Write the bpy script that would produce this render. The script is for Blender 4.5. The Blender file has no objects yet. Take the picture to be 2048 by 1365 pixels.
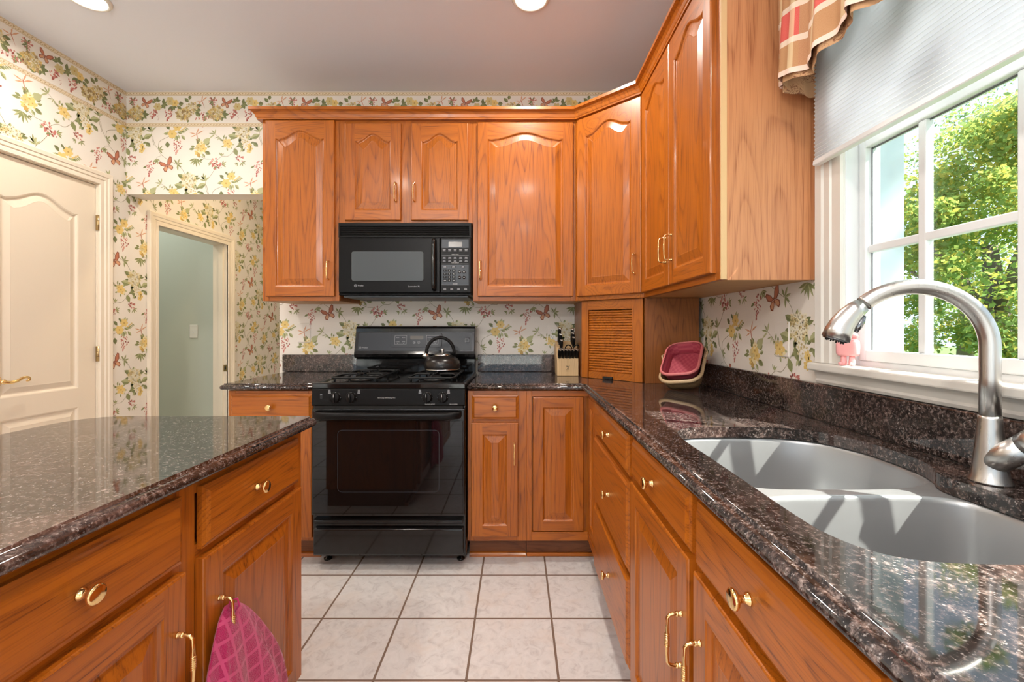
import bpy, bmesh, math, random
from mathutils import Vector, Matrix
from mathutils.geometry import tessellate_polygon

random.seed(7)
PI = math.pi
SC = bpy.context.scene
COL = SC.collection

# ------------------------------------------------------------------ camera
CAM_H = 1.19
cd = bpy.data.cameras.new('camera')
cam = bpy.data.objects.new('camera', cd)
COL.objects.link(cam)
cam.location = (0, 0, CAM_H)
cam.rotation_euler = (PI / 2, 0, 0)
cd.sensor_width = 36.0
cd.lens = 870 / 2048 * 36.0
cd.shift_x = -11 / 2048
cd.shift_y = -26.5 / 2048
cd.clip_start = 0.02
cd.clip_end = 200
SC.camera = cam

# ------------------------------------------------------------------ view + world + sun
SC.view_settings.view_transform = 'Standard'
SC.view_settings.look = 'None'
SC.view_settings.gamma = 1.0
SC.view_settings.use_curve_mapping = False
SC.view_settings.exposure = 0.27
SC.cycles.use_denoising = True
SC.cycles.max_bounces = 10
SC.cycles.diffuse_bounces = 5
SC.cycles.glossy_bounces = 5
SC.cycles.transmission_bounces = 8
SC.cycles.transparent_max_bounces = 12
SC.cycles.sample_clamp_indirect = 6.0
SC.cycles.caustics_reflective = False
SC.cycles.caustics_refractive = False

W = bpy.data.worlds.new('sky')
SC.world = W
W.use_nodes = True
wn = W.node_tree
wn.nodes.clear()
w_out = wn.nodes.new('ShaderNodeOutputWorld')
w_bg = wn.nodes.new('ShaderNodeBackground')
w_sky = wn.nodes.new('ShaderNodeTexSky')
w_sky.sky_type = 'HOSEK_WILKIE'
w_sky.turbidity = 3.0
w_sky.ground_albedo = 0.4
w_sky.sun_direction = (0.57, -0.285, 0.77)
w_mix = wn.nodes.new('ShaderNodeMix')
w_mix.data_type = 'RGBA'
w_mix.inputs['Factor'].default_value = 0.45
w_mix.inputs['A'].default_value = (0.75, 0.88, 1.0, 1)
w_bg.inputs['Strength'].default_value = 2.2
wn.links.new(w_sky.outputs[0], w_mix.inputs['B'])
wn.links.new(w_mix.outputs['Result'], w_bg.inputs['Color'])
wn.links.new(w_bg.outputs[0], w_out.inputs[0])

sd = bpy.data.lights.new('sun', 'SUN')
sun = bpy.data.objects.new('sun', sd)
COL.objects.link(sun)
sd.energy = 17.0
sd.color = (1.0, 0.95, 0.86)
sd.angle = math.radians(0.5)
sun.location = (8, -4, 8)
SUN_D = Vector((-1.0, 0.5, -1.36)).normalized()
sun.rotation_euler = SUN_D.to_track_quat('-Z', 'Y').to_euler()

FILL_PEND_W = 48.0  # watts of the pendant added for ceiling fill
LAMP_W = 10.5          # watts of each recessed lamp

# ------------------------------------------------------------------ materials
def new_mat(name):
    m = bpy.data.materials.new(name)
    m.use_nodes = True
    nt = m.node_tree
    b = nt.nodes['Principled BSDF']
    return m, nt, b

def plain(name, col, rough=0.5, metal=0.0, spec=0.5, coat=0.0):
    m, nt, b = new_mat(name)
    b.inputs['Base Color'].default_value = (*col, 1)
    b.inputs['Roughness'].default_value = rough
    b.inputs['Metallic'].default_value = metal
    b.inputs['Specular IOR Level'].default_value = spec
    b.inputs['Coat Weight'].default_value = coat
    b.inputs['Coat Roughness'].default_value = 0.1
    return m

def N(nt, t, **kw):
    n = nt.nodes.new(t)
    for k, v in kw.items():
        setattr(n, k, v)
    return n

def mixc(nt, fac, a, b):
    n = nt.nodes.new('ShaderNodeMix')
    n.data_type = 'RGBA'
    for key, val in (('Factor', fac), ('A', a), ('B', b)):
        if isinstance(val, (tuple, list)):
            n.inputs[key].default_value = (*val, 1) if len(val) == 3 else val
        elif isinstance(val, (int, float)):
            n.inputs[key].default_value = val
        else:
            nt.links.new(val, n.inputs[key])
    return n.outputs['Result']

def math_n(nt, op, a, b=None, c=None):
    n = nt.nodes.new('ShaderNodeMath')
    n.operation = op
    for i, val in enumerate((a, b, c)):
        if val is None:
            continue
        if isinstance(val, (int, float)):
            n.inputs[i].default_value = val
        else:
            nt.links.new(val, n.inputs[i])
    return n.outputs[0]

def ramp(nt, fac, stops, interp='LINEAR'):
    n = nt.nodes.new('ShaderNodeValToRGB')
    n.color_ramp.interpolation = interp
    els = n.color_ramp.elements
    while len(els) < len(stops):
        els.new(0.5)
    for e, (p, c) in zip(els, stops):
        e.position = p
        e.color = (*c, 1) if len(c) == 3 else c
    nt.links.new(fac, n.inputs[0])
    return n.outputs[0]

def noise(nt, vec, scale, detail=2.0, rough=0.5, dist=0.0):
    n = nt.nodes.new('ShaderNodeTexNoise')
    n.inputs['Scale'].default_value = scale
    n.inputs['Detail'].default_value = detail
    n.inputs['Roughness'].default_value = rough
    n.inputs['Distortion'].default_value = dist
    if vec is not None:
        nt.links.new(vec, n.inputs['Vector'])
    return n.outputs['Fac']

def vmul(nt, v, s):
    n = nt.nodes.new('ShaderNodeVectorMath')
    n.operation = 'MULTIPLY'
    nt.links.new(v, n.inputs[0])
    n.inputs[1].default_value = s
    return n.outputs[0]

def bump(nt, b, h, strength=0.2, dist=0.002):
    n = nt.nodes.new('ShaderNodeBump')
    n.inputs['Strength'].default_value = strength
    n.inputs['Distance'].default_value = dist
    nt.links.new(h, n.inputs['Height'])
    nt.links.new(n.outputs[0], b.inputs['Normal'])

def oak(name, axis, light, dark, line, rough=0.32, coat=0.16, ring=7.5):
    """axis = direction of the grain (0 x, 1 y, 2 z)."""
    m, nt, b = new_mat(name)
    tc = N(nt, 'ShaderNodeTexCoord')
    oi = N(nt, 'ShaderNodeObjectInfo')
    sc = N(nt, 'ShaderNodeVectorMath', operation='SCALE')
    sc.inputs[0].default_value = (31.7, 17.3, 23.9)
    nt.links.new(oi.outputs['Random'], sc.inputs['Scale'])
    ad = N(nt, 'ShaderNodeVectorMath', operation='ADD')
    nt.links.new(tc.outputs['Object'], ad.inputs[0])
    nt.links.new(sc.outputs[0], ad.inputs[1])
    v = ad.outputs[0]
    s1 = [1, 1, 1]; s1[axis] = 0.10
    s2 = [1, 1, 1]; s2[axis] = 0.022
    s3 = [1, 1, 1]; s3[axis] = 0.06
    big = noise(nt, vmul(nt, v, s1), ring, 1.0, 0.35, 0.12)
    rings = math_n(nt, 'FRACT', math_n(nt, 'MULTIPLY', big, 19.0))
    rl = ramp(nt, rings, [(0.0, (0.25,) * 3), (0.30, (0.0,) * 3), (0.70, (0.30,) * 3), (0.93, (1.0,) * 3), (1.0, (0.25,) * 3)])
    pores = noise(nt, vmul(nt, v, s2), 330.0, 2.0, 0.6)
    pl = ramp(nt, pores, [(0.50, (0.0,) * 3), (0.66, (1.0,) * 3)])
    tone = noise(nt, vmul(nt, v, s3), 9.0, 2.0)
    c = mixc(nt, tone, light, dark)
    lf = math_n(nt, 'MULTIPLY', rl, math_n(nt, 'MULTIPLY_ADD', pl, 0.60, 0.36))
    c = mixc(nt, lf, c, line)
    pf = math_n(nt, 'MULTIPLY', pl, 0.30)
    c = mixc(nt, pf, c, line)
    nt.links.new(c, b.inputs['Base Color'])
    b.inputs['Roughness'].default_value = rough
    b.inputs['Coat Weight'].default_value = coat
    b.inputs['Coat Roughness'].default_value = 0.12
    bump(nt, b, pl, 0.08, 0.0006)
    return m

OL, OD, OLN = (0.515, 0.152, 0.010), (0.385, 0.096, 0.006), (0.135, 0.026, 0.003)
M = {}
M['oak_v'] = oak('honey_oak_upright_grain', 2, OL, OD, OLN)
M['oak_hx'] = oak('honey_oak_level_grain', 0, OL, OD, OLN)
M['oak_hy'] = oak('honey_oak_level_grain_side', 1, OL, OD, OLN)
M['oak_end'] = oak('paler_oak_end_panel', 2, (0.62, 0.29, 0.135), (0.52, 0.22, 0.09), (0.27, 0.085, 0.03), 0.42, 0.05, 5.5)
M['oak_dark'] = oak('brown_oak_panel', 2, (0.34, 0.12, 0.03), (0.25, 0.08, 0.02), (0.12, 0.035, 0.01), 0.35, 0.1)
M['oak_raw'] = plain('raw_ply_edge', (0.66, 0.44, 0.22), 0.55)
M['ply_under'] = oak('birch_underside', 0, (0.62, 0.36, 0.15), (0.55, 0.30, 0.12), (0.40, 0.20, 0.08), 0.5, 0.0)
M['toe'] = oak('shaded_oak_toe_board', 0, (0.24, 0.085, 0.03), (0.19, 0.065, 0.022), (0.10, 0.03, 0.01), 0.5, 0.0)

def granite():
    m, nt, b = new_mat('brown_black_granite')
    tc = N(nt, 'ShaderNodeTexCoord')
    v = tc.outputs['Object']
    n1 = noise(nt, v, 105.0, 4.0, 0.68, 0.2)
    n2 = noise(nt, v, 240.0, 2.0, 0.55)
    n3 = noise(nt, v, 4.5, 3.0, 0.55, 0.8)
    n4 = noise(nt, v, 36.0, 3.0, 0.6, 0.4)
    c = ramp(nt, n1, [(0.38, (0.008, 0.006, 0.0055)), (0.51, (0.032, 0.022, 0.019)), (0.61, (0.125, 0.09, 0.079)), (0.74, (0.32, 0.25, 0.225))])
    sp = ramp(nt, n2, [(0.60, (0, 0, 0)), (0.70, (1, 1, 1))])
    c = mixc(nt, math_n(nt, 'MULTIPLY', sp, 0.85), c, (0.33, 0.29, 0.275))
    dk = ramp(nt, n4, [(0.40, (1, 1, 1)), (0.52, (0, 0, 0))])
    c = mixc(nt, math_n(nt, 'MULTIPLY', dk, 0.6), c, (0.016, 0.012, 0.011))
    pk = ramp(nt, n3, [(0.52, (0, 0, 0)), (0.68, (1, 1, 1))])
    c = mixc(nt, math_n(nt, 'MULTIPLY', math_n(nt, 'MULTIPLY', pk, n1), 0.30), c, (0.36, 0.20, 0.16))
    nt.links.new(c, b.inputs['Base Color'])
    b.inputs['Roughness'].default_value = 0.045
    b.inputs['IOR'].default_value = 1.62
    b.inputs['Specular IOR Level'].default_value = 0.55
    return m
M['granite'] = granite()

def tiles():
    m, nt, b = new_mat('mottled_white_floor_tile')
    T, X0, Y0, G = 0.3125, 0.139, 2.0915, 0.0085
    tc = N(nt, 'ShaderNodeTexCoord')
    sp = N(nt, 'ShaderNodeSeparateXYZ')
    nt.links.new(tc.outputs['Object'], sp.inputs[0])
    def edge(o, off):
        t = math_n(nt, 'FRACT', math_n(nt, 'DIVIDE', math_n(nt, 'SUBTRACT', o, off - 20 * T), T))
        d = math_n(nt, 'MINIMUM', t, math_n(nt, 'SUBTRACT', 1.0, t))
        return math_n(nt, 'MULTIPLY', d, T)
    d = math_n(nt, 'MINIMUM', edge(sp.outputs[0], X0), edge(sp.outputs[1], Y0))
    g = math_n(nt, 'LESS_THAN', d, G / 2)
    v = tc.outputs['Object']
    n1 = noise(nt, v, 22.0, 5.0, 0.65, 1.2)
    n2 = noise(nt, v, 7.0, 3.0, 0.6, 0.6)
    c = ramp(nt, n1, [(0.30, (0.56, 0.53, 0.52)), (0.47, (0.70, 0.68, 0.67)), (0.65, (0.76, 0.74, 0.73))])
    wm = ramp(nt, n2, [(0.50, (0, 0, 0)), (0.72, (1, 1, 1))])
    c = mixc(nt, math_n(nt, 'MULTIPLY', wm, 0.40), c, (0.70, 0.60, 0.52))
    c = mixc(nt, g, c, (0.20, 0.135, 0.10))
    nt.links.new(c, b.inputs['Base Color'])
    r = math_n(nt, 'MULTIPLY_ADD', g, 0.5, 0.28)
    nt.links.new(r, b.inputs['Roughness'])
    h = math_n(nt, 'SUBTRACT', 1.0, g)
    bump(nt, b, h, 0.5, 0.002)
    return m
M['tile'] = tiles()

def brushed(name, axis, col=(0.62, 0.615, 0.60), rough=0.27, metal=1.0):
    m, nt, b = new_mat(name)
    tc = N(nt, 'ShaderNodeTexCoord')
    s = [1, 1, 1]; s[axis] = 0.03
    n = noise(nt, vmul(nt, tc.outputs['Object'], s), 260.0, 2.0, 0.6)
    b.inputs['Base Color'].default_value = (*col, 1)
    b.inputs['Metallic'].default_value = metal
    nt.links.new(math_n(nt, 'MULTIPLY_ADD', n, 0.16, rough - 0.08), b.inputs['Roughness'])
    bump(nt, b, n, 0.05, 0.0004)
    return m
M['steel'] = brushed('brushed_stainless_sink', 0, (0.39, 0.395, 0.40), 0.34, 0.64)
M['nickel'] = brushed('brushed_nickel', 2, (0.55, 0.53, 0.51), 0.30)
M['brass'] = plain('polished_brass', (0.93, 0.66, 0.30), 0.13, 1.0)
M['old_brass'] = plain('aged_brass', (0.55, 0.40, 0.20), 0.3, 1.0)
M['chrome'] = plain('dark_chrome', (0.25, 0.25, 0.26), 0.15, 1.0)
M['silver'] = plain('polished_steel', (0.75, 0.74, 0.72), 0.18, 1.0)

def speckled_black(name, base, rough, bs, spec=0.28):
    m, nt, b = new_mat(name)
    tc = N(nt, 'ShaderNodeTexCoord')
    n = noise(nt, tc.outputs['Object'], 420.0, 2.0)
    b.inputs['Base Color'].default_value = (*base, 1)
    b.inputs['Roughness'].default_value = rough
    b.inputs['Specular IOR Level'].default_value = spec
    bump(nt, b, n, bs, 0.0006)
    return m
M['black'] = speckled_black('black_enamel', (0.007, 0.0065, 0.0065), 0.09, 0.0, 0.5)
M['black_mw'] = speckled_black('black_speckled_case', (0.006, 0.0055, 0.0055), 0.30, 0.06, 0.14)
M['black_matte'] = speckled_black('black_textured_plastic', (0.007, 0.0065, 0.0065), 0.36, 0.08, 0.16)
M['iron'] = speckled_black('black_cast_iron', (0.010, 0.010, 0.010), 0.45, 0.2)
M['black_glass'] = plain('black_oven_glass', (0.006, 0.005, 0.005), 0.03, 0.0, 0.5)
M['grey_panel'] = plain('slate_control_panel', (0.033, 0.040, 0.050), 0.32, 0.0, 0.35)
M['mw_screen'] = plain('grey_microwave_screen', (0.075, 0.085, 0.092), 0.35, 0.0, 0.2)
M['lcd'] = plain('dim_display_glass', (0.10, 0.09, 0.075), 0.2)
M['print_grey'] = plain('pale_grey_print', (0.42, 0.43, 0.45), 0.5)
M['print_white'] = plain('white_print', (0.75, 0.75, 0.73), 0.5)
M['kettle'] = plain('dark_bronze_enamel', (0.016, 0.013, 0.012), 0.27)
M['dark'] = plain('dark_void', (0.008, 0.007, 0.006), 0.7)

def papered(name, col):
    m, nt, b = new_mat(name)
    tc = N(nt, 'ShaderNodeTexCoord')
    n = noise(nt, tc.outputs['Object'], 300.0, 2.0)
    c = mixc(nt, n, tuple(x * 0.985 for x in col), tuple(min(1, x * 1.01) for x in col))
    nt.links.new(c, b.inputs['Base Color'])
    b.inputs['Roughness'].default_value = 0.55
    return m
M['paper'] = papered('cream_wallpaper_ground', (0.81, 0.76, 0.69))
M['ceil'] = papered('ceiling_paint', (0.77, 0.80, 0.885))
M['green_wall'] = papered('pale_sage_paint', (0.60, 0.63, 0.54))
M['cream_wall'] = papered('cream_wall_paint', (0.82, 0.80, 0.77))
M['trim'] = plain('cream_trim_paint', (0.82, 0.73, 0.60), 0.35)
M['white'] = plain('white_vinyl', (0.72, 0.735, 0.745), 0.35)
M['window_trim'] = plain('soft_white_trim_paint', (0.70, 0.675, 0.625), 0.35)
M['plate'] = plain('ivory_plastic', (0.80, 0.78, 0.72), 0.35)

def door_paint():
    m, nt, b = new_mat('cream_embossed_door_paint')
    tc = N(nt, 'ShaderNodeTexCoord')
    n = noise(nt, vmul(nt, tc.outputs['Object'], (1, 1, 0.04)), 260.0, 2.0)
    b.inputs['Base Color'].default_value = (0.82, 0.72, 0.58, 1)
    b.inputs['Roughness'].default_value = 0.4
    bump(nt, b, n, 0.25, 0.0006)
    return m
M['door_paint'] = door_paint()

WP = {
    'leaf': (0.25, 0.27, 0.115), 'leaf_lt': (0.44, 0.45, 0.24), 'leaf_dk': (0.17, 0.19, 0.08), 'stem': (0.25, 0.22, 0.12),
    'cream': (0.80, 0.70, 0.42), 'cream_dk': (0.62, 0.51, 0.24), 'yellow': (0.76, 0.56, 0.20), 'yellow_dk': (0.52, 0.33, 0.09),
    'white': (0.84, 0.79, 0.60), 'pink': (0.52, 0.18, 0.15), 'pink_lt': (0.66, 0.34, 0.28), 'wine': (0.30, 0.08, 0.065), 'rust': (0.52, 0.19, 0.11), 'rust_dk': (0.28, 0.09, 0.05),
    'orange': (0.66, 0.35, 0.20), 'gold': (0.47, 0.33, 0.15), 'band': (0.80, 0.68, 0.50),
}
for k, c in WP.items():
    M['wp_' + k] = plain('print_' + k, c, 0.55)

def glass_mat():
    m = bpy.data.materials.new('window_glass')
    m.use_nodes = True
    nt = m.node_tree
    nt.nodes.clear()
    o = N(nt, 'ShaderNodeOutputMaterial')
    tr = N(nt, 'ShaderNodeBsdfTransparent')
    tr.inputs[0].default_value = (0.96, 0.985, 0.985, 1)
    gl = N(nt, 'ShaderNodeBsdfGlossy')
    gl.inputs['Roughness'].default_value = 0.0
    lw = N(nt, 'ShaderNodeLayerWeight')
    lw.inputs[0].default_value = 0.5
    fr = math_n(nt, 'MULTIPLY_ADD', math_n(nt, 'POWER', lw.outputs['Facing'], 5.0), 0.5, 0.03)
    mx = N(nt, 'ShaderNodeMixShader')
    nt.links.new(fr, mx.inputs[0])
    nt.links.new(tr.outputs[0], mx.inputs[1])
    nt.links.new(gl.outputs[0], mx.inputs[2])
    nt.links.new(mx.outputs[0], o.inputs[0])
    return m
M['glass'] = glass_mat()

def emit(name, col, s):
    m = bpy.data.materials.new(name)
    m.use_nodes = True
    nt = m.node_tree
    nt.nodes.clear()
    o = N(nt, 'ShaderNodeOutputMaterial')
    e = N(nt, 'ShaderNodeEmission')
    e.inputs[0].default_value = (*col, 1)
    e.inputs[1].default_value = s
    nt.links.new(e.outputs[0], o.inputs[0])
    return m
M['lamp'] = emit('lamp_lens', (1.0, 0.93, 0.82), 6.0)

def translucent(name, col, tcol, fac, rough=0.8):
    m = bpy.data.materials.new(name)
    m.use_nodes = True
    nt = m.node_tree
    nt.nodes.clear()
    o = N(nt, 'ShaderNodeOutputMaterial')
    d = N(nt, 'ShaderNodeBsdfDiffuse')
    d.inputs[0].default_value = (*col, 1)
    t = N(nt, 'ShaderNodeBsdfTranslucent')
    t.inputs[0].default_value = (*tcol, 1)
    mx = N(nt, 'ShaderNodeMixShader')
    mx.inputs[0].default_value = fac
    nt.links.new(d.outputs[0], mx.inputs[1])
    nt.links.new(t.outputs[0], mx.inputs[2])
    nt.links.new(mx.outputs[0], o.inputs[0])
    return m
M['shade'] = translucent('pleated_white_shade', (0.78, 0.80, 0.82), (0.80, 0.84, 0.88), 0.36)
M['leaf_a'] = translucent('sunlit_leaf', (0.22, 0.34, 0.11), (0.40, 0.50, 0.12), 0.45)
M['leaf_b'] = translucent('yellowing_leaf', (0.50, 0.48, 0.12), (0.66, 0.58, 0.12), 0.45)
M['leaf_c'] = translucent('deep_green_leaf', (0.10, 0.22, 0.09), (0.18, 0.32, 0.10), 0.4)
M['bark'] = plain('grey_bark', (0.16, 0.13, 0.10), 0.9)
M['grass'] = plain('lawn_green', (0.12, 0.20, 0.05), 0.9)
M['siding'] = plain('shade_tinted_exterior_trim', (0.50, 0.57, 0.62), 0.5)  # white trim with sky-lit shade put into its blue-grey colour
M['paving'] = plain('pale_bounce_paving', (0.72, 0.70, 0.68), 0.8)  # kept pale so the added terrace reflects sun upward

# ------------------------------------------------------------------ mesh builder
class MB:
    def __init__(s, F=None):
        s.v = []; s.f = []; s.fm = []; s.fs = []; s.uv = []; s.mats = []
        s.F = F or (lambda a, b, c: Vector((a, b, c)))
        s.has_uv = False
    def mi(s, m):
        m = M[m] if isinstance(m, str) else m
        if m not in s.mats:
            s.mats.append(m)
        return s.mats.index(m)
    def vert(s, p):
        s.v.append(s.F(*p)); return len(s.v) - 1
    def face(s, idx, m, smooth=False, uv=None):
        s.f.append(tuple(idx)); s.fm.append(s.mi(m)); s.fs.append(smooth)
        s.uv.append(uv)
        if uv: s.has_uv = True
    def poly(s, pts, m, smooth=False, uv=None):
        s.face([s.vert(p) for p in pts], m, smooth, uv)
    def box(s, a0, a1, b0, b1, c0, c1, m, faces=None):
        """faces: dict of material overrides for '-a','+a','-b','+b','-c','+c'."""
        i = [s.vert(p) for p in ((a0, b0, c0), (a1, b0, c0), (a1, b1, c0), (a0, b1, c0), (a0, b0, c1), (a1, b0, c1), (a1, b1, c1), (a0, b1, c1))]
        q = {'-c': (0, 3, 2, 1), '+c': (4, 5, 6, 7), '-b': (0, 1, 5, 4), '+b': (2, 3, 7, 6), '-a': (0, 4, 7, 3), '+a': (1, 2, 6, 5)}
        for k, t in q.items():
            s.face([i[j] for j in t], (faces or {}).get(k, m))
    def loops(s, rings, m, closed=True, smooth=True, cap0=False, cap1=False):
        """bridge rings of equal length."""
        ids = [[s.vert(p) for p in r] for r in rings]
        n = len(ids[0])
        for A, B in zip(ids, ids[1:]):
            for k in range(n if closed else n - 1):
                j = (k + 1) % n
                s.face((A[k], A[j], B[j], B[k]), m, smooth)
        if cap0: s.face(ids[0][::-1], m, False)
        if cap1: s.face(ids[-1], m, False)
        return ids
    def lathe(s, prof, origin, axis=(0, 0, 1), m='brass', seg=24, smooth=True):
        """prof: (radius, height) pairs along axis."""
        o = Vector(origin); ax = Vector(axis).normalized()
        t = ax.orthogonal().normalized(); bt = ax.cross(t)
        rings = []
        for r, h in prof:
            r = max(r, 1e-5)
            rings.append([tuple(o + ax * h + (t * math.cos(2 * PI * k / seg) + bt * math.sin(2 * PI * k / seg)) * r) for k in range(seg)])
        F = s.F; s.F = lambda a, b, c: Vector((a, b, c))
        s.loops(rings, m, True, smooth, True, True)
        s.F = F
    def tube(s, path, rad, m, seg=12, caps=True, flat=None):
        """sweep a circle along world points; rad is a number or list; flat=(k) squashes along the second axis."""
        P = [Vector(p) for p in path]
        n = len(P)
        R = rad if isinstance(rad, (list, tuple)) else [rad] * n
        T = []
        for i in range(n):
            d = P[min(i + 1, n - 1)] - P[max(i - 1, 0)]
            T.append(d.normalized() if d.length > 1e-9 else Vector((0, 0, 1)))
        u = T[0].orthogonal().normalized()
        rings = []
        for i in range(n):
            u = (u - T[i] * u.dot(T[i]))
            u = u.normalized() if u.length > 1e-6 else T[i].orthogonal().normalized()
            w = T[i].cross(u)
            rings.append([tuple(P[i] + (u * math.cos(2 * PI * k / seg) + w * math.sin(2 * PI * k / seg) * (flat or 1.0)) * R[i]) for k in range(seg)])
        F = s.F; s.F = lambda a, b, c: Vector((a, b, c))
        s.loops(rings, m, True, True, caps, caps)
        s.F = F
    def grid(s, pts, m, uvs=None, smooth=True, closed=False):
        """pts[i][j] -> surface."""
        ids = [[s.vert(p) for p in row] for row in pts]
        for i in range(len(ids) - 1):
            nj = len(ids[0])
            for j in range(nj if closed else nj - 1):
                k = (j + 1) % nj
                uv = None
                if uvs: uv = (uvs[i][j], uvs[i][k], uvs[i + 1][k], uvs[i + 1][j])
                s.face((ids[i][j], ids[i][k], ids[i + 1][k], ids[i + 1][j]), m, smooth, uv)
    def build(s, name, parent=None, bevel=0.0, seg=2, recalc=True, solid=0.0, subsurf=0):
        base = world_loc(parent) if parent else None
        me = bpy.data.meshes.new(name)
        o = bpy.data.objects.new(name, me)
        COL.objects.link(o)
        if base is None:
            org = Vector((0, 0, 0))
            if s.v:
                lo = Vector([min(p[i] for p in s.v) for i in range(3)]); hi = Vector([max(p[i] for p in s.v) for i in range(3)])
                org = Vector(((lo.x + hi.x) / 2, (lo.y + hi.y) / 2, lo.z))
            o.location = org if not getattr(s, 'world_origin', False) else Vector((0, 0, 0))
            base = Vector(o.location)
        else:
            o.parent = parent
        me.from_pydata([tuple(p - base) for p in s.v], [], s.f)
        for m in s.mats: me.materials.append(m)
        me.polygons.foreach_set('material_index', s.fm)
        me.polygons.foreach_set('use_smooth', s.fs)
        if s.has_uv:
            lay = me.uv_layers.new(name='UVMap')
            li = 0
            for p, uv in zip(me.polygons, s.uv):
                for k in range(p.loop_total):
                    lay.data[p.loop_start + k].uv = uv[k] if uv else (0, 0)
        if recalc:
            bm = bmesh.new(); bm.from_mesh(me)
            bmesh.ops.recalc_face_normals(bm, faces=bm.faces)
            bm.to_mesh(me); bm.free()
        me.update()
        if bevel > 0:
            b = o.modifiers.new('bevel', 'BEVEL'); b.width = bevel; b.segments = seg
            b.limit_method = 'ANGLE'; b.angle_limit = math.radians(40); b.harden_normals = False
        if solid:
            b = o.modifiers.new('thickness', 'SOLIDIFY'); b.thickness = solid; b.offset = 0
        if subsurf:
            b = o.modifiers.new('smooth', 'SUBSURF'); b.levels = subsurf; b.render_levels = subsurf
        return o

def world_loc(o):
    v = Vector((0, 0, 0))
    while o is not None:
        v += Vector(o.location); o = o.parent
    return v

def thing(name, label, cat, loc, group=None, kind=None):
    o = bpy.data.objects.new(name, None)
    COL.objects.link(o)
    o.location = loc
    o.empty_display_size = 0.05
    return tag(o, label, cat, group, kind)

def tag(o, label, cat=None, group=None, kind=None):
    o['label'] = label
    if cat: o['category'] = cat
    if group: o['group'] = group
    if kind: o['kind'] = kind
    return o

def struct(o, label, cat=None):
    o['label'] = label
    o['kind'] = 'structure'
    if cat: o['category'] = cat
    return o

def frame(O, u, n):
    """local (a along face, d outward, z) -> world"""
    O = Vector((O[0], O[1], 0)); u = Vector((u[0], u[1], 0)).normalized(); n = Vector((n[0], n[1], 0)).normalized()
    return lambda a, d, z: O + u * a + n * d + Vector((0, 0, z))

def offset2(pts, d, closed=True):
    out = []
    n = len(pts)
    for i in range(n):
        p = Vector(pts[i])
        def nrm(a, b):
            e = (Vector(b) - Vector(a)).normalized(); return Vector((e.y, -e.x))
        n1 = nrm(pts[i - 1], pts[i]) if (closed or i > 0) else None
        n2 = nrm(pts[i], pts[(i + 1) % n]) if (closed or i < n - 1) else None
        if n1 is None: q = p + n2 * d
        elif n2 is None: q = p + n1 * d
        else:
            mdir = n1 + n2
            k = mdir.length_squared
            q = p + mdir * (2 * d / k) if k > 1e-6 else p + n1 * d
        out.append((q.x, q.y))
    return out

def catmull(P, n=6, closed=True):
    out = []
    L = len(P)
    for i in range(L if closed else L - 1):
        def g(k):
            return Vector(P[k % L]) if closed else Vector(P[max(0, min(L - 1, k))])
        p0, p1, p2, p3 = g(i - 1), g(i), g(i + 1), g(i + 2)
        for k in range(n):
            t = k / n
            q = 0.5 * ((2 * p1) + (p2 - p0) * t + (2 * p0 - 5 * p1 + 4 * p2 - p3) * t * t + (3 * p1 - p0 - 3 * p2 + p3) * t ** 3)
            out.append(tuple(q))
    if not closed: out.append(tuple(P[-1]))
    return out

def text_polys(txt, size, align='CENTER'):
    cu = bpy.data.curves.new('lettering', 'FONT')
    cu.body = txt; cu.size = size; cu.align_x = align; cu.align_y = 'CENTER'; cu.resolution_u = 2
    o = bpy.data.objects.new('lettering', cu)
    COL.objects.link(o)
    dg = bpy.context.evaluated_depsgraph_get()
    me = o.evaluated_get(dg).to_mesh()
    polys = [[(me.vertices[i].co.x, me.vertices[i].co.y) for i in p.vertices] for p in me.polygons]
    o.evaluated_get(dg).to_mesh_clear()
    bpy.data.objects.remove(o)
    bpy.data.curves.remove(cu)
    return polys

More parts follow.
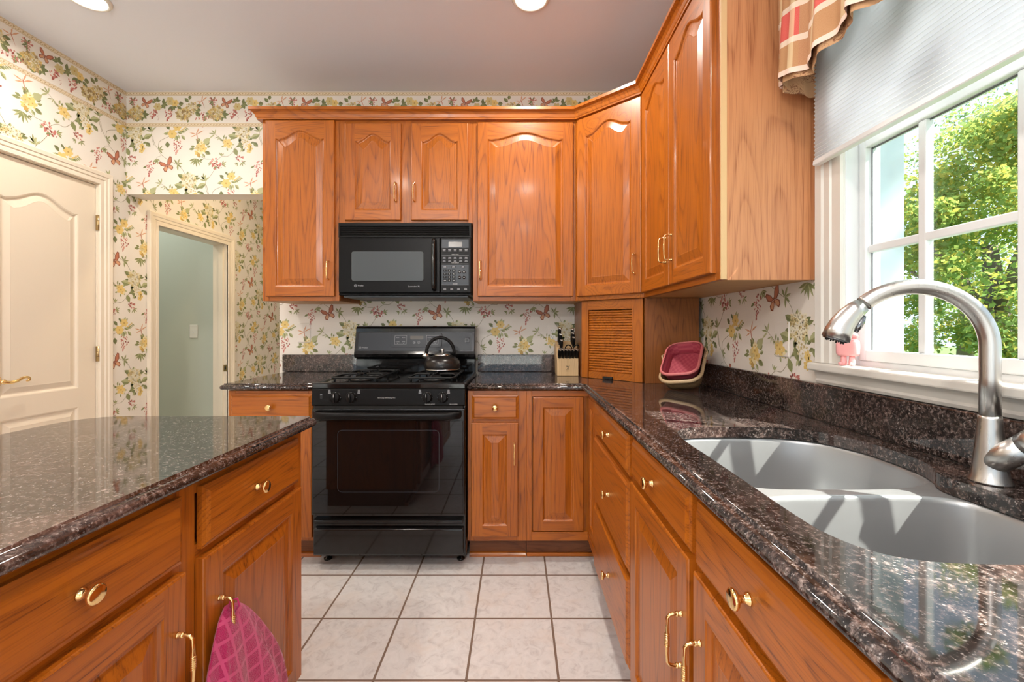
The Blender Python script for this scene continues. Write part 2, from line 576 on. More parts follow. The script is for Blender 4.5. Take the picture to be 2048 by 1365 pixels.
# ------------------------------------------------------------------ wallpaper print
class Motifs:
    """flat coloured polygons (colour, layer, points in metres)."""
    def __init__(s): s.p = []
    def add(s, col, lay, pts): s.p.append((col, lay, pts))
    def leaf(s, x, y, L, w, a, col='leaf', lay=1):
        L *= 1.12; w *= 1.12
        ca, sa = math.cos(a), math.sin(a)
        sh = [(0, 0), (.22, .62), (.48, 1.0), (.76, .62), (1, 0)]
        up = [(x + ca * L * t - sa * w * q / 2, y + sa * L * t + ca * w * q / 2) for t, q in sh]
        dn = [(x + ca * L * t + sa * w * q / 2, y + sa * L * t - ca * w * q / 2) for t, q in sh]
        alt = {'leaf': 'leaf_lt', 'leaf_lt': 'leaf', 'leaf_dk': 'leaf'}[col]
        s.add(col, lay, up)
        s.add(alt if random.random() < .6 else col, lay, dn)
    def blob(s, x, y, rx, ry, col, lay, n=7, a=0.0, jit=.15):
        pts = []
        for k in range(n):
            t = 2 * PI * k / n
            j = 1 + random.uniform(-jit, jit)
            px, py = rx * j * math.cos(t), ry * j * math.sin(t)
            pts.append((x + px * math.cos(a) - py * math.sin(a), y + px * math.sin(a) + py * math.cos(a)))
        s.add(col, lay, pts)
    def petals(s, x, y, r, col, ctr, lay, n=5, a0=0.0):
        for k in range(n):
            a = a0 + 2 * PI * k / n
            s.blob(x + .52 * r * math.cos(a), y + .52 * r * math.sin(a), r * .52, r * .40, col if k % 2 else col, lay + .2 * (k % 3), 7, a, .08)
        s.blob(x, y, r * .2, r * .2, ctr, lay + 1, 6)
    def hydrangea(s, x, y, r, sq=1.0, n=34, cols=('cream', 'cream', 'cream_dk', 'yellow'), lay=2):
        for k in range(n):
            rr = r * math.sqrt((k + .5) / n); a = k * 2.39996
            px, py = x + rr * math.cos(a), y + rr * math.sin(a) * sq
            c = random.choice(cols)
            q = r * random.uniform(.17, .24)
            for t in range(4):
                b = a + t * PI / 2
                s.blob(px + q * .5 * math.cos(b), py + q * .5 * math.sin(b), q * .55, q * .42, c, lay + .1 * (k % 8), 5, b, .1)
            s.blob(px, py, q * .16, q * .16, 'gold', lay + .9, 4)
    def collar(s, x, y, r, n=9):
        for k in range(n):
            a = 2 * PI * k / n + random.uniform(-.3, .3)
            s.leaf(x + r * .75 * math.cos(a), y + r * .75 * math.sin(a), r * random.uniform(.45, .75), r * .30, a + random.uniform(-.5, .5), random.choice(('leaf', 'leaf_dk', 'leaf_lt')), 1.1)
    def ywed(s, x, y, r, lay=2):
        for dx, dy, q, c in ((0, .25, .55, 'yellow'), (-.4, -.05, .45, 'cream_dk'), (.3, -.15, .5, 'yellow'), (-.1, -.45, .5, 'cream'), (-.5, -.65, .4, 'yellow'), (.05, .62, .35, 'cream'), (-.35, -.95, .28, 'yellow_dk')):
            s.petals(x + dx * r, y + dy * r, r * q, c, 'yellow_dk', lay + .3 * random.random(), 5, random.random() * 6)
    def wisteria(s, x, y, w, h, lay=2, n=34):
        for k in range(n):
            t = (k + .5) / n
            ww = w * .5 * (math.sin(PI * min(1, t * .9 + .22)) ** .8)
            px = x + random.uniform(-1, 1) * ww + .12 * w * math.sin(t * 5)
            py = y - h * t
            s.blob(px, py, w * .115, w * .075, random.choice(('pink', 'pink', 'pink_lt', 'wine')), lay + .1 * (k % 5), 5, random.random() * 3, .25)
    def bunch(s, x, y, r, lay=2, n=22):
        for k in range(n):
            rr = r * math.sqrt(random.random()); a = random.random() * 2 * PI
            s.blob(x + rr * math.cos(a), y + rr * math.sin(a), r * .24, r * .16, random.choice(('pink', 'wine', 'pink_lt', 'pink')), lay + .1 * (k % 6), 5, a, .25)
    def butterfly(s, x, y, S, a=0.35, lay=3):
        def R(pts, col, l):
            ca, sa = math.cos(a), math.sin(a)
            s.add(col, l, [(x + S * (px * ca - py * sa), y + S * (px * sa + py * ca)) for px, py in pts])
        for sg, k1 in ((1, 1.0), (-1, .8)):
            R([(0, .03), (.12 * sg, .30 * k1), (.34 * sg, .50 * k1), (.44 * sg, .42 * k1), (.36 * sg, .14 * k1), (.18 * sg, .0)], 'rust_dk', lay)
            R([(.05 * sg, .06), (.15 * sg, .28 * k1), (.33 * sg, .43 * k1), (.38 * sg, .37 * k1), (.30 * sg, .15 * k1), (.15 * sg, .04)], 'rust', lay + .3)
            R([(0, .0), (.16 * sg, .0), (.30 * sg, -.10), (.30 * sg, -.26), (.18 * sg, -.34), (.06 * sg, -.2)], 'rust_dk', lay)
            R([(.03 * sg, -.03), (.15 * sg, -.03), (.25 * sg, -.12), (.25 * sg, -.23), (.17 * sg, -.28), (.07 * sg, -.17)], 'orange', lay + .3)
        R([(-.02, .12), (.02, .12), (.025, -.2), (-.025, -.2)], 'rust_dk', lay + .6)
    def dragonfly(s, x, y, S, a=0.5, lay=2, col='orange'):
        for b, L in ((a, .55), (a + .75, .50), (a + 2.4, .5), (a + 3.1, .45)):
            ca, sa = math.cos(b), math.sin(b)
            s.add(col, lay, [(x, y), (x + S * L * (ca * .5 - sa * .10), y + S * L * (sa * .5 + ca * .10)), (x + S * L * ca, y + S * L * sa), (x + S * L * (ca * .5 + sa * .07), y + S * L * (sa * .5 - ca * .07))])
        ca, sa = math.cos(a - 1.9), math.sin(a - 1.9)
        s.add('rust', lay + .2, [(x - sa * S * .03, y + ca * S * .03), (x + ca * S * .62, y + sa * S * .62), (x + sa * S * .03, y - ca * S * .03), (x - ca * S * .15, y - sa * S * .15)])
    def vine(s, pts, w=.0022, lay=.5, col='stem'):
        P = catmull(pts, 5, False)
        for p, q in zip(P, P[1:]):
            d = Vector(q) - Vector(p)
            if d.length < 1e-6: continue
            nn = Vector((-d.y, d.x)).normalized() * w / 2
            s.add(col, lay, [(p[0] + nn.x, p[1] + nn.y), (q[0] + nn.x, q[1] + nn.y), (q[0] - nn.x, q[1] - nn.y), (p[0] - nn.x, p[1] - nn.y)])
    def spray(s, x, y, L, a, n=5, col='leaf', spread=2.2, w=.28):
        for k in range(n):
            b = a + spread * (k / (n - 1) - .5)
            s.leaf(x, y, L * random.uniform(.75, 1.05), L * w, b, col, 1 + .1 * k)

def wallpaper_cell():
    m = Motifs()
    K = .000515
    def X(cx): return (cx - 890) * K
    def Y(cy): return -(cy - 550) * K
    P = lambda cx, cy: (X(cx), Y(cy))
    m.dragonfly(*P(890, 550), .095)
    # white hydrangea group
    m.hydrangea(*P(1460, 515), .050, 1.0, 38, ('white', 'white', 'cream', 'cream_dk'))
    for cx, cy, L, w, a, c in ((1400, 480, .034, .020, 2.6, 'leaf_dk'), (1395, 590, .044, .028, 2.9, 'leaf'), (1560, 600, .046, .026, .4, 'leaf_lt'), (1590, 650, .030, .02, -.7, 'leaf_dk'),
                               (1420, 640, .038, .022, -1.2, 'leaf_dk'), (1355, 720, .038, .022, -1.2, 'leaf'), (1530, 625, .024, .016, 1.7, 'leaf')):
        m.leaf(*P(cx, cy), L * 1.25, w * 1.25, a, c, 1.5)
    m.petals(*P(1275, 665), .030, 'yellow', 'yellow_dk', 2.5); m.petals(*P(1245, 640), .02, 'cream_dk', 'yellow_dk', 2.2); m.petals(*P(1300, 690), .02, 'cream', 'gold', 2.2)
    m.hydrangea(*P(1500, 660), .030, 1.0, 16, ('white', 'cream', 'cream_dk'))
    for cx, cy in ((1545, 690), (1555, 730), (1540, 755)): m.petals(*P(cx, cy), .017, 'yellow', 'yellow_dk', 2.6)
    m.vine([P(1440, 600), P(1390, 700), P(1290, 815), P(1210, 822), P(1150, 865), P(1130, 900)])
    m.spray(*P(1195, 820), .026, 1.4, 3, 'leaf', 1.3)
    # thin sprig left of the hydrangea
    m.vine([P(1110, 545), P(1160, 580), P(1215, 625)], .0016)
    m.spray(*P(1115, 548), .038, 2.6, 4, 'leaf_lt', 2.4, .22); m.spray(*P(1170, 580), .03, -2.0, 3, 'leaf_lt', 1.6, .2); m.leaf(*P(1225, 610), .026, .010, 1.4, 'leaf')
    # yellow cluster
    m.ywed(*P(945, 715), .048); m.collar(*P(940, 720), .050); m.collar(*P(1270, 665), .034, 7); m.collar(*P(1500, 665), .042, 8); m.collar(*P(615, 505), .046, 10); m.collar(*P(1460, 520), .050, 8)
    m.leaf(*P(960, 680), .060, .034, .7, 'leaf_lt', 1.2); m.leaf(*P(920, 680), .030, .022, 1.9, 'leaf_dk', 1.2); m.leaf(*P(990, 760), .034, .022, -.6, 'leaf_dk', 1.2)
    m.vine([P(930, 820), P(1000, 855), P(1080, 862), P(1130, 900)])
    m.spray(*P(880, 850), .052, -1.7, 6, 'leaf', 2.2, .2); m.spray(*P(935, 860), .022, -.8, 3, 'leaf_dk', 1.4)
    # pink bunch with leaves
    m.bunch(*P(1125, 915), .034); m.spray(*P(1120, 950), .026, -1.3, 3, 'leaf_dk', 1.8); m.bunch(*P(1185, 935), .018, 2, 9); m.spray(*P(1205, 925), .03, .3, 4, 'leaf', 1.8)
    m.spray(*P(1070, 920), .022, 2.9, 3, 'leaf', 1.2)
    m.vine([P(1110, 990), P(1050, 1080), P(1000, 1140), P(1005, 1220), P(1030, 1300)]); m.spray(*P(985, 1110), .036, 1.75, 3, 'leaf', 1.1, .26)
    # hanging wisteria (two) and leaves over the top
    m.wisteria(*P(645, 625), .052, .092); m.leaf(*P(525, 640), .036, .026, -1.5, 'leaf_dk', 1.4)
    m.wisteria(*P(1645, 880), .050, .100); m.leaf(*P(1610, 940), .028, .012, -2.6, 'wine' if False else 'leaf_dk', 1.4); m.spray(*P(1715, 860), .028, -1.2, 4, 'leaf', 2.0, .3)
    # yellow pair with sprays
    m.petals(*P(650, 460), .027, 'yellow', 'yellow_dk', 2.4, 6); m.petals(*P(585, 545), .030, 'yellow', 'yellow_dk', 2.4, 6)
    for cx, cy, L, a, c in ((560, 490, .03, 2.5, 'leaf_dk'), (540, 530, .03, 3.4, 'leaf'), (635, 560, .035, -1.4, 'leaf'), (600, 470, .028, 1.2, 'leaf_dk'), (650, 520, .03, -.3, 'leaf_lt'), (700, 560, .036, -.9, 'leaf_lt')):
        m.leaf(*P(cx, cy), L, L * .5, a, c, 1.3)
    m.vine([P(640, 540), P(700, 510), P(750, 470)], .0018)
    for k in range(4):
        m.blob(*P(700 + 18 * k, 505 - 14 * k), .007, .005, 'cream_dk' if k % 2 else 'yellow', 2.2, 6); m.leaf(*P(700 + 18 * k, 515 - 14 * k), .02, .009, -.4, 'leaf')
    m.vine([P(590, 560), P(520, 590), P(430, 640), P(412, 720)])
    # small pink
    m.bunch(*P(1425, 855), .026, 2, 16); m.spray(*P(1450, 900), .026, -.9, 4, 'leaf', 2.4); m.spray(*P(1400, 905), .022, -2.4, 3, 'leaf', 1.2)
    # butterfly and its vine
    m.butterfly(*P(525, 940), .105)
    m.vine([P(345, 570), P(365, 660), P(410, 735), P(460, 812), P(560, 880), P(650, 932), P(710, 985), P(740, 1040)])
    m.spray(*P(425, 745), .03, .5, 4, 'leaf', 2.6); m.spray(*P(650, 925), .034, .3, 5, 'leaf', 3.6, .3); m.spray(*P(330, 515), .036, 1.9, 4, 'leaf_lt', 2.0, .24)
    m.vine([P(450, 815), P(400, 835), P(380, 880)], .0014); m.spray(*P(385, 880), .022, -.9, 3, 'leaf', 2.0)
    return m

def border_cell():
    m = Motifs()
    K = .000515
    P = lambda cx, cy: ((cx - 260) * K, -(cy - 15) * K)
    m.butterfly(*P(260, 155), .080, -.35)
    m.bunch(*P(100, 125), .026, 2, 16); m.spray(*P(100, 130), .034, 2.9, 5, 'leaf_dk', 3.5)
    m.hydrangea(*P(140, 275), .050, .9, 34, ('cream_dk', 'yellow', 'cream', 'gold')); m.spray(*P(215, 290), .04, -.4, 4, 'leaf_dk', 2.4, .5); m.spray(*P(60, 290), .03, 3.2, 4, 'leaf', 2.4, .5); m.leaf(*P(150, 340), .02, .03, -1.57, 'leaf_dk')
    m.spray(*P(390, 130), .032, 1.8, 4, 'leaf_dk', 3.0, .5); m.petals(*P(405, 195), .026, 'cream_dk', 'yellow_dk', 2.6, 6); m.spray(*P(470, 165), .034, -.3, 5, 'leaf_dk', 3.4, .5)
    m.wisteria(*P(350, 235), .060, .055, 2, 26); m.wisteria(*P(415, 300), .02, .032, 2, 8)
    m.petals(*P(560, 125), .028, 'cream_dk', 'yellow_dk', 2.6, 6); m.petals(*P(620, 150), .024, 'yellow', 'yellow_dk', 2.5, 6); m.spray(*P(590, 190), .032, -1.0, 5, 'leaf_dk', 3.0, .5); m.leaf(*P(665, 165), .028, .028, .2, 'leaf_dk')
    m.wisteria(*P(535, 230), .055, .075, 2, 32)
    m.hydrangea(*P(725, 290), .048, .85, 36, ('cream_dk', 'yellow', 'cream', 'gold')); m.hydrangea(*P(830, 210), .042, .9, 26, ('cream_dk', 'cream', 'yellow', 'gold'))
    for cx, cy, L, a in ((790, 140, .034, 2.3), (880, 190, .034, .2), (800, 110, .03, 1.4), (870, 260, .04, -.7), (700, 220, .03, 2.6), (860, 230, .04, -.1), (780, 350, .02, -1.57)):
        m.leaf(*P(cx, cy), L, L * .65, a, 'leaf_dk', 2.4)
    m.dragonfly(*P(955, 125), .085, .7)
    m.bunch(*P(960, 320), .03, 2, 16); m.bunch(*P(900, 345), .016, 2, 8); m.bunch(*P(1030, 320), .02, 2, 9); m.spray(*P(1010, 345), .03, 3.0, 4, 'leaf', 1.8)
    return m

random.seed(11)
CELL = wallpaper_cell().p
BORD = border_cell().p
LA, LB = (.688, 0.0), (.344, .316)

def clip(pts, r):
    x0, x1, y0, y1 = r
    for ax, lim, sg in ((0, x0, 1), (0, x1, -1), (1, y0, 1), (1, y1, -1)):
        if not pts: return pts
        out = []
        for i in range(len(pts)):
            a, b = pts[i - 1], pts[i]
            da, db = sg * (a[ax] - lim), sg * (b[ax] - lim)
            if (da >= 0) != (db >= 0):
                t = da / (da - db)
                out.append((a[0] + (b[0] - a[0]) * t, a[1] + (b[1] - a[1]) * t))
            if db >= 0: out.append(b)
        pts = out
    return pts

def put(mb, pos, pts, col, lay, wall, r):
    q = [(p[0] + pos[0], p[1] + pos[1]) for p in pts]
    if max(p[0] for p in q) < r[0] or min(p[0] for p in q) > r[1] or max(p[1] for p in q) < r[2] or min(p[1] for p in q) > r[3]: return
    q = clip(q, r)
    if len(q) >= 3:
        mb.poly([wall(s, t, .0004 + .00007 * lay) for s, t in q], 'wp_' + col)

def paper(mb, wall, rects, phase):
    for r in rects:
        for n in range(-12, 13):
            for k in range(-14, 15):
                cx = phase[0] + k * LA[0] + n * LB[0]; cy = phase[1] + n * LB[1]
                if cx < r[0] - .6 or cx > r[1] + .6 or cy < r[2] - .5 or cy > r[3] + .5: continue
                for col, lay, pts in CELL: put(mb, (cx, cy), pts, col, lay, wall, r)

def border(mb, wall, s0, s1, top, phase):
    for z0, z1 in ((top - .026, top - .003), (top - .224, top - .201)):
        r = (s0, s1, z0, z1)
        mb.poly([wall(s0, z0, .0003), wall(s1, z0, .0003), wall(s1, z1, .0003), wall(s0, z1, .0003)], 'wp_band')
        for a, b in ((z0, z0 + .0016), (z1 - .0016, z1), (z0 + .0045, z0 + .0055), (z1 - .0055, z1 - .0045)):
            mb.poly([wall(s0, a, .0005), wall(s1, a, .0005), wall(s1, b, .0005), wall(s0, b, .0005)], 'wp_gold')
        st = .0205; k0 = int(math.floor(s0 / st)) - 1
        for k in range(k0, int(s1 / st) + 2):
            x = k * st
            for pts in ([(0, .006), (.003, .006), (.013, .017), (.010, .017)], [(.011, .009), (.014, .0065), (.0185, .0085), (.015, .011)], [(.002, .013), (.004, .011), (.008, .0155), (.004, .0165)]):
                q = clip([(x + a, z0 + b) for a, b in pts], r)
                if len(q) >= 3: mb.poly([wall(a, b, .0005) for a, b in q], 'wp_gold')
    r = (s0, s1, top - .2, top - .027)
    k0 = int(math.floor((s0 - phase) / .51)) - 1
    for k in range(k0, int((s1 - phase) / .51) + 2):
        for col, lay, pts in BORD: put(mb, (phase + k * .51, top - .004), pts, col, lay, wall, r)

# ------------------------------------------------------------------ the room
H = 2.70
XL, XR, YB = -2.50, 0.93, 2.78
YR = -3.2            # rear wall, behind the camera
def sbox(name, label, boxes, m, bevel=0.0):
    mb = MB(); mb.world_origin = True
    for b in boxes: mb.box(*b, m)
    return struct(mb.build(name, None, bevel), label)

sbox('floor', 'white mottled ceramic tile floor with brown grout', [(-4.6, 1.2, YR - .1, 6.0, -.1, 0)], 'tile')
sbox('ceiling', 'flat pale grey ceiling', [(-4.6, 1.2, YR - .1, 6.0, H, H + .1)], 'ceil')

# back wall: stretch behind the range + dropped header over the passage
mb = MB(); mb.world_origin = True
mb.box(-1.521, XR + .1, YB, YB + .12, 0, H, 'paper')
mb.box(XL - .115, -1.521, YB, YB + .12, 2.043, H, 'paper')
wb = lambda s, t, d: (s, YB - d, t)
paper(mb, wb, [(XL, -1.521, 2.043, 2.476), (-1.521, -1.42, .90, 2.476), (-1.42, XR, .98, 1.40)], (-2.05, 2.427))
border(mb, wb, XL, XR, H, -2.374)
wall_back = struct(mb.build('wall_back', None, recalc=False), 'flowered wallpaper wall behind the range with a dropped header over the passage')

# left wall with the pantry door and the passage doorway
DY0, DY1, DZ = 2.005, 2.590, 2.045
PY0, PY1, PZ = 3.02, 3.742, 1.90
mb = MB(); mb.world_origin = True
for y0, y1, z0, z1 in ((YR, -3.0, 0, H), (-3.0, -1.1, 0, .35), (-3.0, -1.1, 2.25, H), (-1.1, DY0 - .004, 0, H), (DY0 - .004, DY1 + .004, DZ, H), (DY1 + .004, PY0 - .012, 0, H), (PY0 - .012, PY1 + .012, PZ + .012, H), (PY1 + .012, 5.2, 0, H)):
    mb.box(XL - .115, XL, y0, y1, z0, z1, 'paper')
wl = lambda s, t, d: (XL + d, s, t)
paper(mb, wl, [(.6, DY0 - .05, .7, 2.476), (DY0 - .05, DY1 + .05, 2.08, 2.476), (DY1 + .05, YB, 0.4, 2.476), (YB, PY0 - .05, .4, 2.476),
               (PY0 - .05, PY1 + .05, PZ + .05, 2.68), (PY1 + .05, 5.2, .5, 2.68), (YB, PY0 - .05, 2.476, 2.68)], (2.20, 2.438))
border(mb, wl, .6, YB, H, 2.30)
struct(mb.build('wall_left', None, recalc=False), 'flowered wallpaper wall holding the cream pantry door')

# right wall with the window opening
WY0, WY1, WZ0, WZ1 = -.405, 1.235, 1.075, 2.30
mb = MB(); mb.world_origin = True
for y0, y1, z0, z1 in ((YR, WY0, 0, H), (WY0, WY1, 0, WZ0), (WY0, WY1, WZ1, H), (WY1, YB, 0, H)):
    mb.box(XR, XR + .07, y0, y1, z0, z1, 'paper')
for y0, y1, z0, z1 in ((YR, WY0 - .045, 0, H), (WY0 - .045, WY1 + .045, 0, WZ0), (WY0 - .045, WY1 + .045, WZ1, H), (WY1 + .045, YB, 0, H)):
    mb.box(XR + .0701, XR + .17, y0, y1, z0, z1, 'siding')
wr = lambda s, t, d: (XR - d, -s, t)
paper(mb, wr, [(-2.25, -1.30, .98, 1.45), (-1.40, -1.30, 1.45, 2.45)], (-1.7325, 1.174))
struct(mb.build('wall_right', None, recalc=False), 'flowered wallpaper wall around the sink window')

# rear wall with an unseen glazed opening, added to let daylight in
sbox('wall_rear', 'cream wall behind the photographer with an added glazed opening',
     [(XL - .1, -2.1, YR - .1, YR, 0, H), (.55, XR + .1, YR - .1, YR, 0, H), (-2.1, .55, YR - .1, YR, 2.25, H)], 'cream_wall')
mb = MB()
for x0, x1 in ((-2.1, -2.03), (-.82, -.73), (.48, .55)): mb.box(x0, x1, YR - .08, YR - .02, 0, 2.25, 'white')
mb.box(-2.1, .55, YR - .08, YR - .02, 2.18, 2.25, 'white'); mb.box(-2.1, .55, YR - .08, YR - .02, 0, .09, 'white')
d3 = struct(mb.build('door_3'), 'unseen white framed glazed door added for daylight fill')
mb = MB(); mb.box(-2.03, -.82, YR - .055, YR - .049, .09, 2.18, 'glass'); mb.box(-.73, .48, YR - .055, YR - .049, .09, 2.18, 'glass'); mb.build('pane', d3)

mb = MB()
for y0, y1 in ((-3.0, -2.94), (-2.08, -2.02), (-1.16, -1.1)): mb.box(XL - .09, XL - .02, y0, y1, .35, 2.25, 'white')
mb.box(XL - .09, XL - .02, -3.0, -1.1, 2.19, 2.25, 'white'); mb.box(XL - .09, XL - .02, -3.0, -1.1, .35, .42, 'white')
w2 = struct(mb.build('window_2'), 'unseen white framed window added for daylight fill')  # window out of view, added to bring in more sky light
mb = MB(); mb.box(XL - .058, XL - .052, -2.94, -2.08, .42, 2.19, 'glass'); mb.box(XL - .058, XL - .052, -2.02, -1.16, .42, 2.19, 'glass'); mb.build('pane', w2)

# passage beyond the header and the small sage room off it
sbox('wall_passage', 'plain wall closing the passage on the right', [(-1.521, -1.40, YB + .12, 5.2, 0, H)], 'cream_wall')
sbox('wall_passage_end', 'plain wall at the far end of the passage', [(XL - .1, -1.4, 5.2, 5.3, 0, H)], 'cream_wall')
sbox('wall_powder_room', 'pale sage wall seen through the cased doorway', [(-4.4, XL - .115, 3.85, 3.95, 0, H), (-4.5, -4.4, 2.7, 3.95, 0, H), (-4.4, XL - .1151, 2.6, 2.7, 0, H)], 'green_wall')

# ------------------------------------------------------------------ casings, pantry door
def casing_profile(mb, F, a0, a1, z0, z1, w, m='trim', legs=True):
    """fluted casing round an opening a0..a1, top z1; F local (a, d, z)."""
    prof = [(0, .010), (.004, .014), (w * .28, .014), (w * .32, .011), (w * .38, .011), (w * .42, .016), (w * .62, .016), (w * .68, .020), (w * .92, .022), (w, .018), (w, 0), (0, 0)]
    rings = []
    for d, t in prof:
        pts = [(a0 - d, z0), (a0 - d, z1 + d), (a1 + d, z1 + d), (a1 + d, z0)]
        rings.append([(a, t, z) for a, z in pts])
    n = len(rings)
    ids = [[mb.vert(p) for p in r] for r in rings]
    for k in range(n):
        A, B = ids[k], ids[(k + 1) % n]
        for i in range(3):
            mb.face((A[i], A[i + 1], B[i + 1], B[i]), m)
    for e in (0, 3): mb.face([r[e] for r in ids], m)

FL = frame((XL, 0), (0, 1), (1, 0))
mb = MB(FL); casing_profile(mb, FL, DY0 - .004, DY1 + .002, 0, DZ, .078); mb.F = lambda a, b, c: Vector((a, b, c))
mb.box(XL - .115, XL, DY0 - .004, DY0, 0, DZ, 'trim'); mb.box(XL - .115, XL, DY1, DY1 + .004, 0, DZ, 'trim'); mb.box(XL - .115, XL, DY0, DY1, DZ - .004, DZ, 'trim')
struct(mb.build('trim_1'), 'cream fluted casing around the pantry door')

mb = MB(FL); casing_profile(mb, FL, PY0, PY1, 0, PZ, .085); mb.F = lambda a, b, c: Vector((a, b, c))
mb.box(XL - .12, XL + .008, PY0 - .012, PY0, 0, PZ, 'trim'); mb.box(XL - .12, XL + .008, PY1, PY1 + .012, 0, PZ, 'trim'); mb.box(XL - .12, XL + .008, PY0 - .012, PY1 + .012, PZ, PZ + .012, 'trim')
mb.box(XL - .065, XL - .03, PY1 - .01, PY1, 0, PZ, 'trim')
t2 = struct(mb.build('trim_2'), 'cream fluted casing of the passage doorway')
mb = MB(); mb.box(XL - .028, XL + .004, PY1 - .0025, PY1, .815, .872, 'old_brass'); mb.box(XL - .018, XL - .006, PY1 - .0035, PY1 - .002, .83, .858, 'dark'); mb.build('strike_plate', t2, .001)

def panel_front(mb, w, h, t, s0, s1, openings, mats, ogee=.010, field=.030, sink=.007, seg=14, rim=.004, flat=False):
    """framed front in local (a 0..w, d 0..t, z 0..h); openings: [(v0, v1, arch)] bottom to top.
    mats = (stile, rail, panel)."""
    ms, mr, mp = mats
    e = rim
    def top_fn(v1, A):
        def f(x):
            if A == 0: return v1
            q = abs(x)
            return v1 + A * (0.5 + 0.5 * math.cos(PI * min(1, q / .86))) - (A * .10 * math.sin(PI * (q - .80) / .20) if q > .80 else 0)
        return f
    # stiles
    mb.poly([(e, t, e), (s0, t, e), (s0, t, h - e), (e, t, h - e)], ms)
    mb.poly([(w - s1, t, e), (w - e, t, e), (w - e, t, h - e), (w - s1, t, h - e)], ms)
    a0, a1 = s0, w - s1
    prev = e
    prevf = None
    for (v0, v1, A) in openings + [(h - e, None, None)]:
        n = seg
        for k in range(n):
            x0, x1 = k / n, (k + 1) / n
            b0 = prev if prevf is None else prevf(2 * x0 - 1); b1 = prev if prevf is None else prevf(2 * x1 - 1)
            mb.poly([(a0 + (a1 - a0) * x0, t, b0), (a0 + (a1 - a0) * x1, t, b1), (a0 + (a1 - a0) * x1, t, v0), (a0 + (a1 - a0) * x0, t, v0)], mr)
        if v1 is None: break
        f = top_fn(v1, A)
        def ring(d, dep):
            pts = [(a0 + d, dep, v0 + d), (a1 - d, dep, v0 + d)]
            for k in range(n + 1):
                x = 1 - 2 * k / n
                pts.append(((a0 + a1) / 2 + x * ((a1 - a0) / 2 - d), dep, f(x) - d))
            return pts
        rs = [ring(0, t), ring(ogee * .35, t - sink * .25), ring(ogee * .75, t - sink * .9), ring(ogee, t - sink)]
        mb.loops(rs, mp, True, False)
        if flat:
            mb.poly(ring(ogee, t - sink), mp)
        else:
            mb.loops([ring(ogee, t - sink), ring(ogee + .003, t - sink), ring(ogee + field, t - sink * .12), ring(ogee + field + .002, t - sink * .12 - .0005)], mp, True, False)
            mb.poly(ring(ogee + field + .002, t - sink * .12 - .0005), mp)
        prevf = f
    # outer rim, sides, back
    o = lambda q, d: [(q, d, q), (w - q, d, q), (w - q, d, h - q), (q, d, h - q)]
    mb.loops([o(e, t), o(e * .3, t - e * .35), o(0, t - e), o(0, 0)], ms, True, False)
    mb.poly(o(0, 0), ms)

# pantry door
Fd = frame((XL - .045, DY0 + .003), (0, 1), (1, 0))
mb = MB(lambda a, d, z: Fd(a, d, z + .01))
panel_front(mb, DY1 - DY0 - .006, 2.028, .035, .100, .100, [(.14, .727, 0), (.835, 1.83, .062)], ('door_paint',) * 3, .016, .030, .010, 18, .002)
d1 = struct(mb.build('door_1'), 'cream two panel pantry door with an arched upper panel and brass lever')
mb = MB()
hy, hz, hx = 2.085, .93, XL - .010
mb.lathe([(.0, 0), (.031, 0), (.031, .004), (.024, .010), (.012, .014), (.010, .045), (.012, .05), (0, .052)], (hx, hy, hz), (1, 0, 0), 'brass')
pts = catmull([(hx + .045, hy, hz), (hx + .048, hy + .025, hz - .006), (hx + .048, hy + .055, hz - .002), (hx + .048, hy + .085, hz + .012), (hx + .046, hy + .108, hz + .010), (hx + .045, hy + .112, hz - .004), (hx + .045, hy + .100, hz - .006)], 6, False)
mb.tube(pts, [.0085 - .004 * k / len(pts) for k in range(len(pts))], 'brass', 10)
mb.build('door_handle', d1)
for z in (1.815, 1.035, .25):
    mb = MB(); mb.lathe([(.0, -.046), (.006, -.045), (.006, .045), (0, .046)], (XL + .004, DY1 - .001, z), (0, 0, 1), 'old_brass', 10)
    for q in (-.015, .015): mb.lathe([(.0066, -.001), (.0066, .001)], (XL + .004, DY1 - .001, z + q), (0, 0, 1), 'dark', 10)
    mb.box(XL - .008, XL + .003, DY1 - .004, DY1 + .004, z - .045, z + .045, 'old_brass')
    mb.build('hinge', d1)

# baseboards (mostly hidden by the island and cabinets)
sbox('baseboard_left', 'cream baseboard under the flowered wall', [(XL, XL + .014, DY1 + .085, PY0 - .09, 0, .10), (XL, XL + .014, YR, DY0 - .085, 0, .10)], 'trim', .003)

# ------------------------------------------------------------------ window over the sink
mb = MB()
def vcas(mb, y_in, y_out, z0, z1):
    sg = 1 if y_out > y_in else -1; w = abs(y_out - y_in)
    prof = [(0, .006), (.003, .012), (w * .30, .012), (w * .34, .009), (w * .40, .009), (w * .44, .014), (w * .66, .014), (w * .72, .019), (w * .95, .021), (w, .017), (w, 0), (0, 0)]
    mb.loops([[(XR - t, y_in + sg * d, z0) for d, t in prof], [(XR - t, y_in + sg * d, z1) for d, t in prof]], 'window_trim', True, False, True, True)
vcas(mb, WY1, WY1 + .100, 1.085, WZ1 + .09)
vcas(mb, WY0, WY0 - .100, 1.085, WZ1 + .09)
mb.box(XR - .018, XR, WY0, WY1, WZ1, WZ1 + .09, 'window_trim')
win = struct(mb.build('window_1'), 'white casement window over the sink with divided panes and a cream sill')
mb = MB(); mb.box(.893, .97, WY0 - .115, WY1 + .112, 1.060, 1.084, 'window_trim'); mb.build('window_sill', win, .006, 3)
mb = MB()
ap = [(0, 1.022), (.012, 1.022), (.016, 1.030), (.012, 1.036), (.017, 1.050), (.020, 1.060), (0, 1.060)]
mb.loops([[(XR - t, y, z) for t, z in ap] for y in (WY0 - .10, WY1 + .10)], 'window_trim', True, False, True, True)
mb.build('apron', win)
SX = .985            # glass plane
